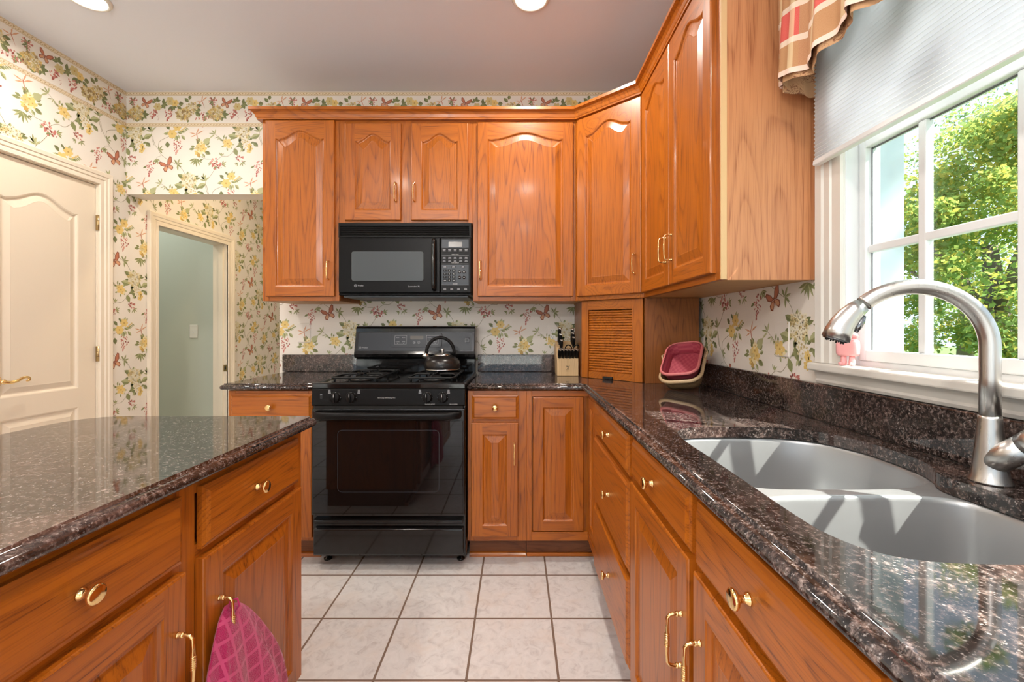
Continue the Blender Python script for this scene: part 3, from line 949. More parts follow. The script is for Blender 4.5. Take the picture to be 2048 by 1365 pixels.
mb = MB()            # jambs and frame
mb.box(XR, 1.03, WY1 - .002, WY1 + .012, 1.084, WZ1, 'white'); mb.box(XR, 1.03, WY0 - .012, WY0 + .002, 1.084, WZ1, 'white')
mb.box(XR, 1.03, WY0, WY1, WZ1 - .014, WZ1, 'white'); mb.box(.97, 1.03, WY0, WY1, 1.07, 1.098, 'white')
mb.box(.945, 1.03, .390, .440, 1.084, WZ1, 'white')
mb.build('window_frame', win, .002)
GZ0, GZ1 = 1.128, 1.690
for (y0, y1) in ((.442, WY1 - .004), (WY0 + .004, .388)):
    s = MB()
    ST = .030
    s.box(.966, 1.002, y0, y0 + ST, 1.098, 1.755, 'white'); s.box(.966, 1.002, y1 - ST + .008, y1, 1.098, 1.755, 'white')
    s.box(.966, 1.002, y0 + ST, y1 - ST + .008, 1.098, GZ0, 'white'); s.box(.966, 1.002, y0 + ST, y1 - ST + .008, GZ1, 1.755, 'white')
    so = s.build('sash', win, .003)
    s = MB()
    for k in (1, 2, 3):
        yc = (1.048, .838, .640)[k - 1] if y1 > .6 else y1 - ST + .008 - (y1 - y0 - 2 * ST + .008) * k / 4
        s.box(.974, .994, yc - .0105, yc + .0105, GZ0, GZ1, 'white')
    s.box(.9745, .9935, y0 + ST, y1 - ST + .008, 1.398, 1.419, 'white')
    s.build('glazing_bar', so, .003)
    s = MB(); s.box(SX, SX + .004, y0 + ST - .004, y1 - ST + .012, GZ0 - .004, GZ1 + .004, 'glass'); s.build('pane', so)
    s = MB()
    for a, b, c, d in ((y0 + ST - .001, y0 + ST + .004, GZ0, GZ1), (y1 - ST + .004, y1 - ST + .009, GZ0, GZ1)): s.box(.984, .9845, a, b, c, d, 'chrome')
    s.box(.984, .9845, y0 + ST, y1 - ST + .008, GZ1 - .005, GZ1, 'chrome'); s.build('seal', so)
    s = MB()         # crank cover on the bottom rail
    yc = y0 + .155
    s.loops([[(.965 - .022 * t, yc - .05 + .03 * t, 1.090), (.965 - .022 * t, yc + .05 - .03 * t, 1.090), (.965 - .022 * t, yc + .05 - .03 * t, 1.118 - .012 * t), (.965 - .022 * t, yc - .05 + .03 * t, 1.118 - .012 * t)] for t in (0, 1)], 'window_trim', True, False, True, True)
    s.build('crank', so, .003)
mb = MB()
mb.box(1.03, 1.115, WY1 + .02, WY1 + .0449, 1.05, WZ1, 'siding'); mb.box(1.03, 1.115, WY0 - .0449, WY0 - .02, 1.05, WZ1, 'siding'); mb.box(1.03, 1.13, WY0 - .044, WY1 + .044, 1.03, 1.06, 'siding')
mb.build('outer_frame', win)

# ground outside
sbox('ground', 'green lawn outside the window', [(1.2, 40, -12, 40, -.7, -.6)], 'grass')

sbox('bounce_terrace', 'unseen pale terrace added to bounce sunlight indoors', [(-9, 4.5, -14, YR - .12, -.2, -.05), (-9, XL - .7, YR - .12, 1.0, -.2, -.05)], 'paving')  # added reflector: sends sunlight through the rear glazing to the ceiling

# ------------------------------------------------------------------ recessed lamps
def can(x, y, label, grp='recessed ceiling lights', r=.088, ztop=H, watts=None, col=(1.0, .92, .82)):
    t = thing('recessed_light', label, 'ceiling light', (x, y, ztop - .012), grp)
    mb = MB(); mb.lathe([(r, .0118), (r, .008), (r * .93, .002), (r * .84, 0), (r * .80, .004), (r * .80, .0118)], (x, y, ztop - .012), (0, 0, 1), 'plate', 40); mb.build('trim_ring', t)
    mb = MB(); mb.lathe([(0, .004), (r * .45, .005), (r * .80, .009), (r * .80, .0115), (0, .0116)], (x, y, ztop - .012), (0, 0, 1), 'lamp', 32); mb.build('lens', t)
    l = bpy.data.lights.new('recessed_light_lamp', 'AREA'); l.shape = 'DISK'; l.size = r * 1.5; l.energy = watts or LAMP_W; l.color = col; l.spread = math.radians(165)
    lo = bpy.data.objects.new('recessed_light_lamp', l); COL.objects.link(lo); lo.parent = t; lo.location = (0, 0, -.004)
    return t
can(-1.965, 1.985, 'round recessed ceiling light above the pantry door')
can(.06, 1.985, 'round recessed ceiling light in front of the range cabinets')
for x, y in ((-1.2, .4), (.1, .2), (-1.2, -1.6), (.1, -1.6)):  # extra lamps out of view, added to fill the room with light
    can(x, y, 'unseen round recessed ceiling light added for fill')
pz = 2.18
pd = thing('fill_pendant', 'unseen opal bowl pendant added to brighten the ceiling', 'fill lamp', (-.9, -1.0, pz))  # added uplight, never in view, lifts the ceiling brightness
mb = MB(); mb.lathe([(.035, .105), (.10, .085), (.135, .05), (.140, .03), (.137, .03), (.132, .048), (.098, .081), (.033, .100)], (-.9, -1.0, pz - .1), (0, 0, -1), 'plate', 32)
mb.build('bowl', pd)
mb = MB(); mb.lathe([(0, 0), (.006, 0), (.006, H - pz + .12), (.055, H - pz + .125), (.055, H - pz + .1399), (0, H - pz + .14)], (-.9, -1.0, pz - .1401), (0, 0, 1), 'old_brass', 20); mb.build('stem', pd)
l = bpy.data.lights.new('fill_pendant_bulb', 'POINT'); l.energy = FILL_PEND_W; l.color = (1.0, .95, .90); l.shadow_soft_size = .07
lo = bpy.data.objects.new('fill_pendant_bulb', l); COL.objects.link(lo); lo.parent = pd; lo.location = (0, 0, -.02)
can(-1.78, 3.35, 'round recessed ceiling light in the passage', r=.07, watts=8, col=(1.0, .78, .5))
can(-3.3, 3.3, 'unseen recessed light added in the sage room in place of daylight', r=.07, watts=6.5, col=(.98, 1.0, .95))  # added lamp standing in for daylight in this room

# ------------------------------------------------------------------ cabinet hardware
def pull(parent, F, a, d, z0, z1, horiz=False):
    """brass wire pull with a turned centre; F local, upright from z0 to z1 standing off depth d."""
    mb = MB(); mb.F = lambda a_, b_, c_: Vector((a_, b_, c_))
    zc = (z0 + z1) / 2; L = (z1 - z0) / 2
    pts = [(0, -L), (.016, -L), (.024, -L * .97), (.029, -L * .86), (.030, -L * .5), (.030, -L * .22), (.030, -L * .12), (.030, 0), (.030, L * .12), (.030, L * .22), (.030, L * .5), (.029, L * .86), (.024, L * .97), (.016, L), (0, L)]
    P = [F(a, d + q, zc + s) for q, s in pts]
    R = [.0042, .0036, .0036, .0034, .0032, .0040, .0046, .0046, .0046, .0040, .0032, .0034, .0036, .0036, .0042]
    mb.tube(P, R, 'brass', 10)
    ax = F(a, d + 1, zc) - F(a, d, zc)
    for s in (-L, L):
        mb.lathe([(0, 0), (.0062, 0), (.0062, .002), (.0044, .004), (.0058, .009), (.0044, .0125), (0, .0128)], F(a, d, zc + s), ax, 'brass', 12)
    for k in range(-3, 4):
        mb.lathe([(.0045, -.0012), (.0058, 0), (.0045, .0012)], F(a, d + .030, zc + k * .0040), (0, 0, 1), 'brass', 12)
    return mb.build('handle', parent)

def knob(parent, F, a, d, z, r=.0155):
    mb = MB()
    ax = F(a, d + 1, z) - F(a, d, z)
    mb.lathe([(0, 0), (r * .62, 0), (r * .62, .002), (r * .42, .005), (r * .33, .010), (r * .40, .015), (r * .85, .019), (r, .022), (r * .98, .0255), (r * .80, .0275), (0, .0275)], F(a, d, z), ax, 'brass', 24)
    return mb.build('knob', parent)

def door(parent, F, a0, a1, z0, z1, arch=0.0, grain='oak_hx', stile=.056, d=0.0, handle=None, t=.020, name='door'):
    mb = MB(lambda a, dd, z: F(a0 + a, d + dd, z0 + z))
    w, h = a1 - a0, z1 - z0
    top = h - stile - (arch * 1.0 if arch else 0) - (.0 if arch else 0)
    panel_front(mb, w, h, t, stile, stile, [(stile, top, arch)], ('oak_v', grain, 'oak_v'), .010, .034, .008, 20)
    o = mb.build(name, parent)
    if handle: pull(o, F, handle[0], d + t, handle[1], handle[2])
    return o

def drawer(parent, F, a0, a1, z0, z1, grain='oak_hx', kn=True, t=.020, name='drawer', ka=None):
    mb = MB(lambda a, dd, z: F(a0 + a, dd, z0 + z))
    w, h = a1 - a0, z1 - z0
    o = lambda q, d: [(q, d, q), (w - q, d, q), (w - q, d, h - q), (q, d, h - q)]
    mb.loops([o(0, .0005), o(0, t * .55), o(.003, t * .62), o(.008, t * .72), (o(.013, t * .93)), o(.015, t)], grain, True, False)
    mb.poly(o(.015, t), grain); mb.poly(o(0, .0005), grain)
    ob = mb.build(name, parent)
    if kn: knob(ob, F, ka if ka is not None else (a0 + a1) / 2, t, (z0 + z1) / 2)
    return ob

def cabinet(F, base, w, z0, z1, depth, label, name='wall_cabinet', cat='cabinet', grp=None, stiles=((0, .04),), rails=(), grain='oak_hx', side='oak_v', toe=False, under=None, plan=None, kick=.075):
    """carcass + face frame. stiles: (a0, a1) pairs; rails: (a0, a1, z0, z1)."""
    t = thing(name, label, cat, base, grp)
    mb = MB(F)
    zb = z0
    if plan is None:
        mb.box(0, w, -depth, -.0195, zb, z1, side, {'-c': under or side})
    else:
        mb.F = lambda a, b, c: Vector((a, b, c))
        mb.loops([[(x, y, zb) for x, y in plan], [(x, y, z1) for x, y in plan]], side, True, False)
        mb.poly([(x, y, zb) for x, y in plan], under or side); mb.poly([(x, y, z1) for x, y in plan], side)
    mb.build('body', t)
    mb = MB(F)
    for a0, a1 in stiles: mb.box(a0, a1, -.019, 0, z0, z1, 'oak_v')
    for a0, a1, c0, c1 in rails: mb.box(a0, a1, -.0188, -.0003, c0, c1, grain)
    mb.build('face_frame', t, .0012, 1)
    if toe:
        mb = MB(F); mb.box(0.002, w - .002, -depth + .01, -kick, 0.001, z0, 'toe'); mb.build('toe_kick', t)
        mb = MB(F)
        mb.loops([[(a, -kick + q, z) for q, z in ((0, .001), (.018, .001), (.016, .010), (.010, .017), (0, .020))] for a in (0.002, w - .002)], 'oak_hx' if grain == 'oak_hx' else 'oak_hy', True, False, True, True)
        mb.build('shoe_strip', t)
    return t

# ---------------- wall cabinets on the back wall: faces at Y = 2.45
YU = 2.45
UZ0, UZ1 = 1.341, 2.400
FB = lambda x0: frame((x0, YU), (1, 0), (0, -1))
# narrow single door
x0, x1 = -1.436, -1.003; w = x1 - x0; F = FB(x0)
c = cabinet(F, (x0 + w / 2, YU + .16, UZ0), w, UZ0, UZ1, .325, 'tall narrow oak wall cabinet with one arched door at the passage end', stiles=((0, .038), (w - .038, w)), rails=((.038, w - .038, UZ0, UZ0 + .04), (.038, w - .038, UZ1 - .06, UZ1)), under='ply_under')
door(c, F, .026, w - .022, 1.366, 2.352, .046, handle=(w - .052, 1.461, 1.561))
# over the microwave
x0, x1 = -1.003, -.2515; w = x1 - x0; F = FB(x0)
c = cabinet(F, (x0 + w / 2, YU + .16, 1.778), w, 1.778, UZ1, .325, 'short oak wall cabinet with two arched doors above the microwave', stiles=((0, .035), (w / 2 - .032, w / 2 + .032), (w - .035, w)), rails=((.035, w - .035, 1.778, 1.81), (.035, w - .035, UZ1 - .06, UZ1)))
door(c, F, .037, .037 + .313, 1.792, 2.335, .043, handle=(.037 + .313 - .027, 1.897, 1.997))
door(c, F, .409, .409 + .317, 1.792, 2.335, .043, handle=(.409 + .018, 1.897, 1.997))
# wide single door
x0, x1 = -.2515, .329; w = x1 - x0; F = FB(x0)
c = cabinet(F, (x0 + w / 2, YU + .16, UZ0), w, UZ0, UZ1, .325, 'wide oak wall cabinet with one arched door right of the microwave', stiles=((0, .035), (w - .03, w)), rails=((.035, w - .03, UZ0, UZ0 + .04), (.035, w - .03, UZ1 - .06, UZ1)), under='ply_under')
door(c, F, .028, w - .018, 1.366, 2.340, .038, handle=(.044, 1.461, 1.561))
# diagonal corner
A, B = (.329, YU), (.633, 2.17)
dv = Vector((B[0] - A[0], B[1] - A[1])); w = dv.length; dv.normalize()
F = frame(A, (dv.x, dv.y), (dv.y, -dv.x))
q = offset2([A, B], -.0195, False)
c = cabinet(F, (.65, 2.5, UZ0), w, UZ0, UZ1, 0, 'diagonal oak corner wall cabinet with one arched door', stiles=((0, .02), (w - .02, w)), rails=((.02, w - .02, UZ0, UZ0 + .04), (.02, w - .02, UZ1 - .06, UZ1)), under='ply_under',
            plan=[(A[0] + .001, q[0][1] + .012), (q[0][0] + .012, q[0][1]), (q[1][0], q[1][1] + .012), (B[0] + .012, B[1] + .001), (XR - .002, B[1] + .001), (XR - .002, YB - .002), (A[0] + .001, YB - .002)])
door(c, F, .018, w - .008, 1.364, 2.345, .046, handle=(w - .042, 1.461, 1.561))
# two-door cabinet on the right wall
Y0, Y1 = 2.168, 1.360; w = Y0 - Y1
FR = frame((.633, Y0), (0, -1), (-1, 0))
c = cabinet(FR, (.79, (Y0 + Y1) / 2, UZ0), w, UZ0, UZ1, .295, 'oak wall cabinet with two tall arched doors beside the sink window', grain='oak_hy', stiles=((0, .03), (w - .03, w)), rails=((.03, w - .03, UZ0, UZ0 + .04), (.03, w - .03, UZ1 - .06, UZ1)), under='ply_under')
door(c, FR, .014, .400, 1.364, 2.345, .046, 'oak_hy', handle=(.368, 1.461, 1.561))
door(c, FR, .404, w - .024, 1.364, 2.345, .046, 'oak_hy', handle=(.436, 1.461, 1.561))
mb = MB(); mb.box(.6525, XR - .003, Y1 - .006, Y1 - .0005, UZ0 - .002, UZ1, 'oak_end'); mb.build('end_panel', c)['label'] = 'paler unstained oak end panel'
mb = MB(); mb.box(.634, .6524, Y1 - .005, Y1 - .0005, UZ0, UZ1, 'oak_raw'); mb.build('frame_edge', c)['label'] = 'raw pale edge of the face frame'

# crown moulding
path = [(-1.4365, YB - .001), (-1.4365, YU - .0005), (.329, YU - .0005), (.6325, 2.17), (.6325, 1.3535), (XR - .001, 1.3535)]
prof = [(0, 2.355), (.020, 2.355), (.021, 2.362), (.024, 2.366), (.028, 2.380), (.036, 2.391), (.046, 2.397), (.050, 2.398), (.050, 2.413), (0, 2.413)]
mb = MB()
mb.loops([[(*p, z) for p in offset2(path, d, False)] for d, z in prof], 'oak_hx', False, False)
mb.poly([(*p, 2.4131) for p in offset2(path, .049, False)] + [(*p, 2.4131) for p in path[::-1]], 'oak_hx')
cm = mb.build('crown_molding', None, recalc=True)
tag(cm, 'oak crown molding running along the tops of the wall cabinets', 'molding')

# appliance garage under the diagonal cabinet
A, B = (.362, 2.452), (.633, 2.200)
dv = Vector((B[0] - A[0], B[1] - A[1])); w = dv.length; dv.normalize()
F = frame(A, (dv.x, dv.y), (dv.y, -dv.x))
gz0, gz1 = .911, 1.340
g = thing('appliance_garage', 'oak corner appliance garage with a slatted roll door', 'cabinet', (.65, 2.45, gz0))
mb = MB()
mb.box(A[0], A[0] + .016, A[1] + .012, YB - .022, gz0, gz1, 'oak_dark')
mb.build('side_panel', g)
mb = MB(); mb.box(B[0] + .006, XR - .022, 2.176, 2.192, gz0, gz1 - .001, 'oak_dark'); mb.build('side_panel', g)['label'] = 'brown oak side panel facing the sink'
mb = MB(F)
mb.box(0, .042, -.018, 0, gz0, gz1, 'oak_v'); mb.box(w - .060, w, -.018, 0, gz0, gz1, 'oak_v'); mb.box(.042, w - .060, -.018, 0, gz1 - .052, gz1, 'oak_hx')
mb.build('face_frame', g, .001, 1)
mb = MB(F)
n = 24; zt = gz1 - .055; zb = gz0 + .038; hh = (zt - zb) / n
for k in range(n):
    z = zb + k * hh
    mb.loops([[(a, -.012 + dd, z + zz) for dd, zz in ((-.005, .0005), (.0, .0010), (.0026, hh * .32), (.0026, hh * .68), (.0, hh - .0010), (-.005, hh - .0005))] for a in (.0425, w - .0605)], 'oak_hx', False, False)
mb.box(.0425, w - .0605, -.018, -.006, gz0 + .001, zb, 'oak_hx')
tb = mb.build('tambour_door', g)
mb = MB(F); mb.box(w / 2 - .045, w / 2 + .012, -.006, .010, gz0 + .001, gz0 + .016, 'dark'); mb.build('finger_pull', tb, .003)

# ---------------- base cabinets
BZ0, BZ1 = .112, .872
YF = 2.20
FBa = lambda x0: frame((x0, YF), (1, 0), (0, -1))
x0, x1 = -1.462, -1.018; w = x1 - x0; F = FBa(x0)
c = cabinet(F, (x0 + w / 2, 2.48, 0), w, BZ0, BZ1, .575, 'oak base cabinet left of the range, drawer over one door', 'base_cabinet', stiles=((0, .038), (w - .038, w)), rails=((.038, w - .038, BZ0, BZ0 + .04), (.038, w - .038, .70, .74), (.038, w - .038, BZ1 - .04, BZ1)), toe=True)
drawer(c, F, .018, w - .014, .728, .856)
door(c, F, .018, w - .014, .135, .708, 0, handle=(.05, .51, .61))
x0, x1 = -.2525, .046; w = x1 - x0; F = FBa(x0)
c = cabinet(F, (x0 + w / 2, 2.48, 0), w, BZ0, BZ1, .575, 'slim oak base cabinet right of the range, drawer over one door', 'base_cabinet', stiles=((0, .032), (w - .05, w)), rails=((.032, w - .05, BZ0, BZ0 + .04), (.032, w - .05, .70, .74), (.032, w - .05, BZ1 - .04, BZ1)), toe=True)
drawer(c, F, .022, w - .040, .728, .852)
door(c, F, .020, w - .042, .140, .712, 0, handle=(w - .062, .505, .615))
# corner cabinet (inset angled door pair)
XF = .357                       # face of the right hand run
x0 = .046; w = XF - x0; F = FBa(x0)
c = cabinet(F, (.62, 2.48, 0), w, BZ0, BZ1, 0, 'oak corner base cabinet with a hinged pair of inset door leaves', 'base_cabinet', stiles=((0, .026),), rails=((.026, w - .0, BZ0, .155), (.026, w - .0, .842, BZ1)),
            plan=[(x0, YF + .021), (XF + .021, YF + .021), (XF + .021, 1.955), (XR - .024, 1.955), (XR - .024, YB - .024), (x0, YB - .024)])
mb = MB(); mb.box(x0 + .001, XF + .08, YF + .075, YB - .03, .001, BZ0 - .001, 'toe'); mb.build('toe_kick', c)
mb = MB(); mb.box(x0 + .001, XF + .08, YF + .057, YF + .0745, .001, .018, 'oak_hx'); mb.build('shoe_strip', c, .004)
door(c, F, .032, w - .022, .160, .838, 0, d=-.0205, stile=.050)
FRb = frame((XF, YF), (0, -1), (-1, 0))
mb = MB(FRb); mb.box(.19, .244, -.0188, 0, BZ0, BZ1, 'oak_v'); mb.box(0, .19, -.0188, -.0003, BZ0, .155, 'oak_hy'); mb.box(0, .19, -.0188, -.0003, .842, BZ1, 'oak_hy'); mb.build('face_frame', c, .001, 1)
door(c, FRb, .004, .186, .160, .838, 0, 'oak_hy', d=-.0205, stile=.045)

# right hand run: XF face, drawers at XF-.02
def FRr(y): return frame((XF, y), (0, -1), (-1, 0))
Y0, Y1 = 1.955, 1.322; w = Y0 - Y1; F = FRr(Y0)
c = cabinet(F, (.63, (Y0 + Y1) / 2, 0), w, BZ0, BZ1, .545, 'oak base cabinet with a stack of three drawers near the corner', 'base_cabinet', grain='oak_hy', stiles=((0, .03), (w - .03, w)), rails=((.03, w - .03, BZ0, BZ0 + .03), (.03, w - .03, .705, .735), (.03, w - .03, .41, .44), (.03, w - .03, BZ1 - .03, BZ1)), toe=True)
drawer(c, F, .022, w - .020, .731, .857, 'oak_hy', ka=.345); drawer(c, F, .022, w - .020, .432, .714, 'oak_hy', ka=.345); drawer(c, F, .022, w - .020, .132, .414, 'oak_hy', ka=.345)
Y0, Y1 = 1.3215, .400; w = Y0 - Y1; F = FRr(Y0)
SK = thing('base_cabinet', 'oak base cabinet under the sink with two false drawer fronts over a door pair', 'cabinet', (.63, (Y0 + Y1) / 2, 0))
mb = MB(F); mb.box(0, w, -.545, -.0195, BZ0, .655, 'oak_v'); mb.box(0, w, -.032, -.0195, .655, BZ1, 'oak_v'); mb.box(0, .010, -.545, -.0195, .655, BZ1, 'oak_v'); mb.box(w - .010, w, -.545, -.0195, .655, BZ1, 'oak_v'); mb.build('body', SK)
mb = MB(F)
for a0, a1 in ((0, .03), (.440, .505), (w - .03, w)): mb.box(a0, a1, -.019, 0, BZ0, BZ1, 'oak_v')
for z0, z1 in ((BZ0, BZ0 + .03), (.715, .75), (BZ1 - .03, BZ1)): mb.box(.03, w - .03, -.0188, -.0003, z0, z1, 'oak_hy')
mb.build('face_frame', SK, .001, 1)
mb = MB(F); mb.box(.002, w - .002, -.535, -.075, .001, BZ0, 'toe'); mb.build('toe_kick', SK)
drawer(SK, F, .022, .460, .744, .860, 'oak_hy', ka=.236, name='false_drawer'); door(SK, F, .018, .458, .135, .730, 0, 'oak_hy', handle=(.428, .496, .602))
drawer(SK, F, .486, w - .014, .733, .856, 'oak_hy', name='false_drawer', ka=.688); door(SK, F, .484, w - .012, .135, .722, 0, 'oak_hy', handle=(.520, .500, .608))
Y0, Y1 = .3995, -.06; w = Y0 - Y1; F = FRr(Y0)
c = cabinet(F, (.63, (Y0 + Y1) / 2, 0), w, BZ0, BZ1, .545, 'oak base cabinet nearest the camera on the sink side, drawer over one door', 'base_cabinet', grain='oak_hy', stiles=((0, .03), (w - .03, w)), rails=((.03, w - .03, BZ0, BZ0 + .03), (.03, w - .03, .715, .75), (.03, w - .03, BZ1 - .03, BZ1)), toe=True)
drawer(c, F, .022, w - .020, .733, .856, 'oak_hy'); door(c, F, .018, w - .016, .135, .722, 0, 'oak_hy', handle=(w - .044, .496, .602))

# ------------------------------------------------------------------ granite tops
def rounded(pts, rad, n=6):
    out = []
    L = len(pts)
    for i in range(L):
        r = rad.get(i, 0)
        p = Vector(pts[i])
        if not r: out.append(tuple(p)); continue
        a = (Vector(pts[i - 1]) - p).normalized(); b = (Vector(pts[(i + 1) % L]) - p).normalized()
        for k in range(n + 1):
            t = k / n
            q0, q1 = p + a * r, p + b * r
            out.append(tuple((1 - t) ** 2 * q0 + 2 * t * (1 - t) * p + t * t * q1))
    return out
TOP = .910
EDGE = [(.020, .910), (.0192, .9095), (.0185, .9045), (.015, .9030), (.0105, .9025), (.0045, .9000), (.0008, .8950), (0, .8905), (.0012, .8855), (.005, .8815), (.009, .880)]
def slab(mb, outline, holes=()):
    rings = [[(x, y, z) for x, y in offset2(outline, -d)] for d, z in EDGE]
    mb.loops(rings, 'granite', True, True)
    for z, ring in ((TOP, rings[0]), (.880, rings[-1])):
        polys = [[Vector(p) for p in ring]] + [[Vector((x, y, z)) for x, y in h] for h in holes]
        flat = [p for pl in polys for p in pl]
        ids = [mb.vert(p) for p in flat]
        for t in tessellate_polygon(polys):
            tri = [ids[k] for k in t]
            a, b, cc = (flat[k] for k in t)
            up = (b - a).cross(cc - a).z > 0
            if up != (z == TOP): tri = tri[::-1]
            mb.face(tri, 'granite')
    for h in holes:
        mb.loops([[(x, y, z) for x, y in offset2(h, d)] for d, z in ((0, TOP), (.0006, TOP - .0006), (.0006, .880))], 'granite', True, False)

CUT = catmull([(.415, .95), (.415, 1.085), (.430, 1.168), (.470, 1.212), (.54, 1.227), (.64, 1.225), (.74, 1.215), (.81, 1.170), (.848, 1.09), (.857, 1.02), (.852, .93), (.832, .872), (.809, .838), (.803, .805), (.808, .77), (.813, .72), (.812, .65), (.79, .575), (.73, .530), (.65, .516), (.55, .515), (.485, .523), (.445, .545), (.421, .59), (.415, .65), (.415, .80)], 5)
CUT = CUT[::-1]
wt = thing('worktop', 'dark granite worktop turning the corner from the range to the sink', 'worktop', (.5, 1.4, .880))
mb = MB()
slab(mb, rounded([(-.2525, 2.165), (.322, 2.165), (.322, -.60), (XR - .001, -.60), (XR - .001, YB - .001), (-.2525, YB - .001)], {1: .012}, 3), [CUT])
mb.build('slab', wt, recalc=False)
mb = MB(); mb.box(-.2525, .3605, YB - .021, YB - .001, TOP + .0005, 1.020, 'granite'); mb.build('backsplash', wt, .003)
mb = MB(); mb.box(XR - .0205, XR - .0008, -.60, 2.174, TOP + .0005, 1.020, 'granite'); mb.build('backsplash', wt, .003)
wt2 = thing('worktop', 'short granite worktop left of the range', 'worktop', (-1.25, 2.45, .880))
mb = MB(); slab(mb, rounded([(-1.492, 2.165), (-1.0155, 2.165), (-1.0155, YB - .001), (-1.492, YB - .001)], {0: .02}, 4)); mb.build('slab', wt2, recalc=False)
mb = MB(); mb.box(-1.492, -1.0155, YB - .021, YB - .001, TOP + .0005, 1.020, 'granite'); mb.build('backsplash', wt2, .003)

# island
XI = -.675
FI = lambda y: frame((XI, y), (0, 1), (1, 0))
iy0, iy1 = -.02, 1.356; w = iy1 - iy0; F = FI(iy0)
isl = cabinet(F, (-.98, .67, 0), w, BZ0, BZ1, .60, 'oak island cabinet with two drawers over two doors', 'island_cabinet', 'cabinet', None, ((0, .03), (.868, .930), (w - .045, w)), ((.03, w - .045, BZ0, BZ0 + .03), (.03, w - .045, .695, .735), (.03, w - .045, BZ1 - .03, BZ1)), 'oak_hy', toe=True)
a = lambda y: y - iy0
drawer(isl, F, a(.915), a(1.318), .724, .856, 'oak_hy', ka=a(1.095)); drawer(isl, F, a(.445), a(.860), .724, .856, 'oak_hy')
door(isl, F, a(.910), a(1.322), .135, .706, 0, 'oak_hy', handle=(a(.955), .492, .597)); door(isl, F, a(.440), a(.862), .135, .706, 0, 'oak_hy', handle=(a(.838), .492, .597))
drawer(isl, F, a(.010), a(.425), .724, .856, 'oak_hy'); door(isl, F, a(.008), a(.422), .135, .706, 0, 'oak_hy', handle=(a(.04), .492, .597))
mb = MB()
slab(mb, rounded([(-1.375, -.06), (-.634, -.06), (-.634, 1.398), (-1.375, 1.398)], {2: .035, 3: .16, 0: .03, 1: .03}, 8))
o = tag(mb.build('worktop', None, recalc=False), 'dark granite island worktop with a rounded corner', 'worktop')

# ------------------------------------------------------------------ sink
sk = thing('sink', 'undermounted stainless steel double bowl sink', 'sink', (.63, .87, .66))
B1 = catmull([(.412, .96), (.412, 1.085), (.428, 1.171), (.469, 1.215), (.54, 1.230), (.64, 1.228), (.742, 1.218), (.813, 1.172), (.851, 1.09), (.860, 1.02), (.854, .94), (.825, .882), (.765, .852), (.68, .842), (.58, .841), (.49, .845), (.435, .870), (.414, .91)], 5)
B2 = catmull([(.412, .69), (.414, .745), (.436, .782), (.49, .800), (.57, .804), (.65, .804), (.73, .802), (.785, .788), (.812, .755), (.816, .70), (.814, .64), (.791, .573), (.73, .527), (.65, .513), (.55, .512), (.483, .520), (.442, .542), (.418, .588), (.412, .64)], 5)
def ccw(p):
    A = sum(p[i - 1][0] * p[i][1] - p[i][0] * p[i - 1][1] for i in range(len(p)))
    return p if A > 0 else p[::-1]
B1, B2 = ccw(B1), ccw(B2)
mb = MB()
outer = [(.392, .49), (.885, .49), (.885, 1.25), (.392, 1.25)]
polys = [[Vector((x, y, .8785)) for x, y in outer]] + [[Vector((x, y, .8785)) for x, y in offset2(b, .006)] for b in (B1, B2)]
flat = [p for pl in polys for p in pl]; ids = [mb.vert(p) for p in flat]
for t in tessellate_polygon(polys): mb.face([ids[k] for k in t], 'steel')
mb.build('flange', sk)
for b, dx, dy in ((B1, .64, 1.04), (B2, .61, .66)):
    mb = MB()
    R = [(.006, .8785), (.002, .8775), (0, .8745), (-.002, .868), (-.008, .76), (-.012, .715), (-.018, .697), (-.030, .684), (-.048, .678)]
    mb.loops([[(x, y, z) for x, y in offset2(b, d)] for d, z in R], 'steel', True, True)
    inner = offset2(b, -.048)
    hole = [(dx + .045 * math.cos(2 * PI * k / 24), dy + .045 * math.sin(2 * PI * k / 24)) for k in range(24)]
    polys = [[Vector((x, y, .678)) for x, y in inner], [Vector((x, y, .678)) for x, y in hole]]
    flat = [p for pl in polys for p in pl]; ids = [mb.vert(p) for p in flat]
    for t in tessellate_polygon(polys): mb.face([ids[k] for k in t], 'steel', True)
    ob = mb.build('bowl', sk)
    mb = MB(); mb.lathe([(0, -.012), (.030, -.012), (.034, -.004), (.046, .001), (.050, .0015), (.050, .0), (0, -.014)], (dx, dy, .678), (0, 0, 1), 'chrome', 28); mb.build('drain', ob)

# ------------------------------------------------------------------ faucet
fx, fy = .858, .790
fc = thing('faucet', 'brushed nickel pull-down faucet arching over the sink', 'faucet', (fx, fy, TOP))
mb = MB()
mb.lathe([(0, .0006), (.0300, .0006), (.0298, .003), (.0265, .009), (.0235, .03), (.0208, .06), (.0182, .09), (.0162, .115), (.0158, .120), (0, .1201)], (fx, fy, TOP), (0, 0, 1), 'nickel', 32)
bd = mb.build('body', fc)
hv = Vector((-.225, .075, 0)).normalized()
mb = MB()
zc = 1.155; R = .1130; tr = .0146
P = [Vector((fx, fy, TOP + .1205)), Vector((fx, fy, 1.10)), Vector((fx, fy, zc))]
P0 = Vector((fx, fy, zc)) + hv * R
angs = [k * 6 for k in range(1, 23)] + [133.5]
for d in angs:
    t = math.radians(d); P.append(P0 + (-hv * math.cos(t) + Vector((0, 0, 1)) * math.sin(t)) * R)
mb.tube(P, tr, 'nickel', 24)
mb.build('spout', fc)
mb = MB()
Q = []
for k, d in enumerate((136, 143, 151, 159, 167, 174)):
    t = math.radians(d); Q.append(P0 + (-hv * math.cos(t) + Vector((0, 0, 1)) * math.sin(t)) * (R + .0025 * k))
mb.tube(Q, [.0152, .0174, .0198, .0218, .0234, .0242], 'nickel', 28)
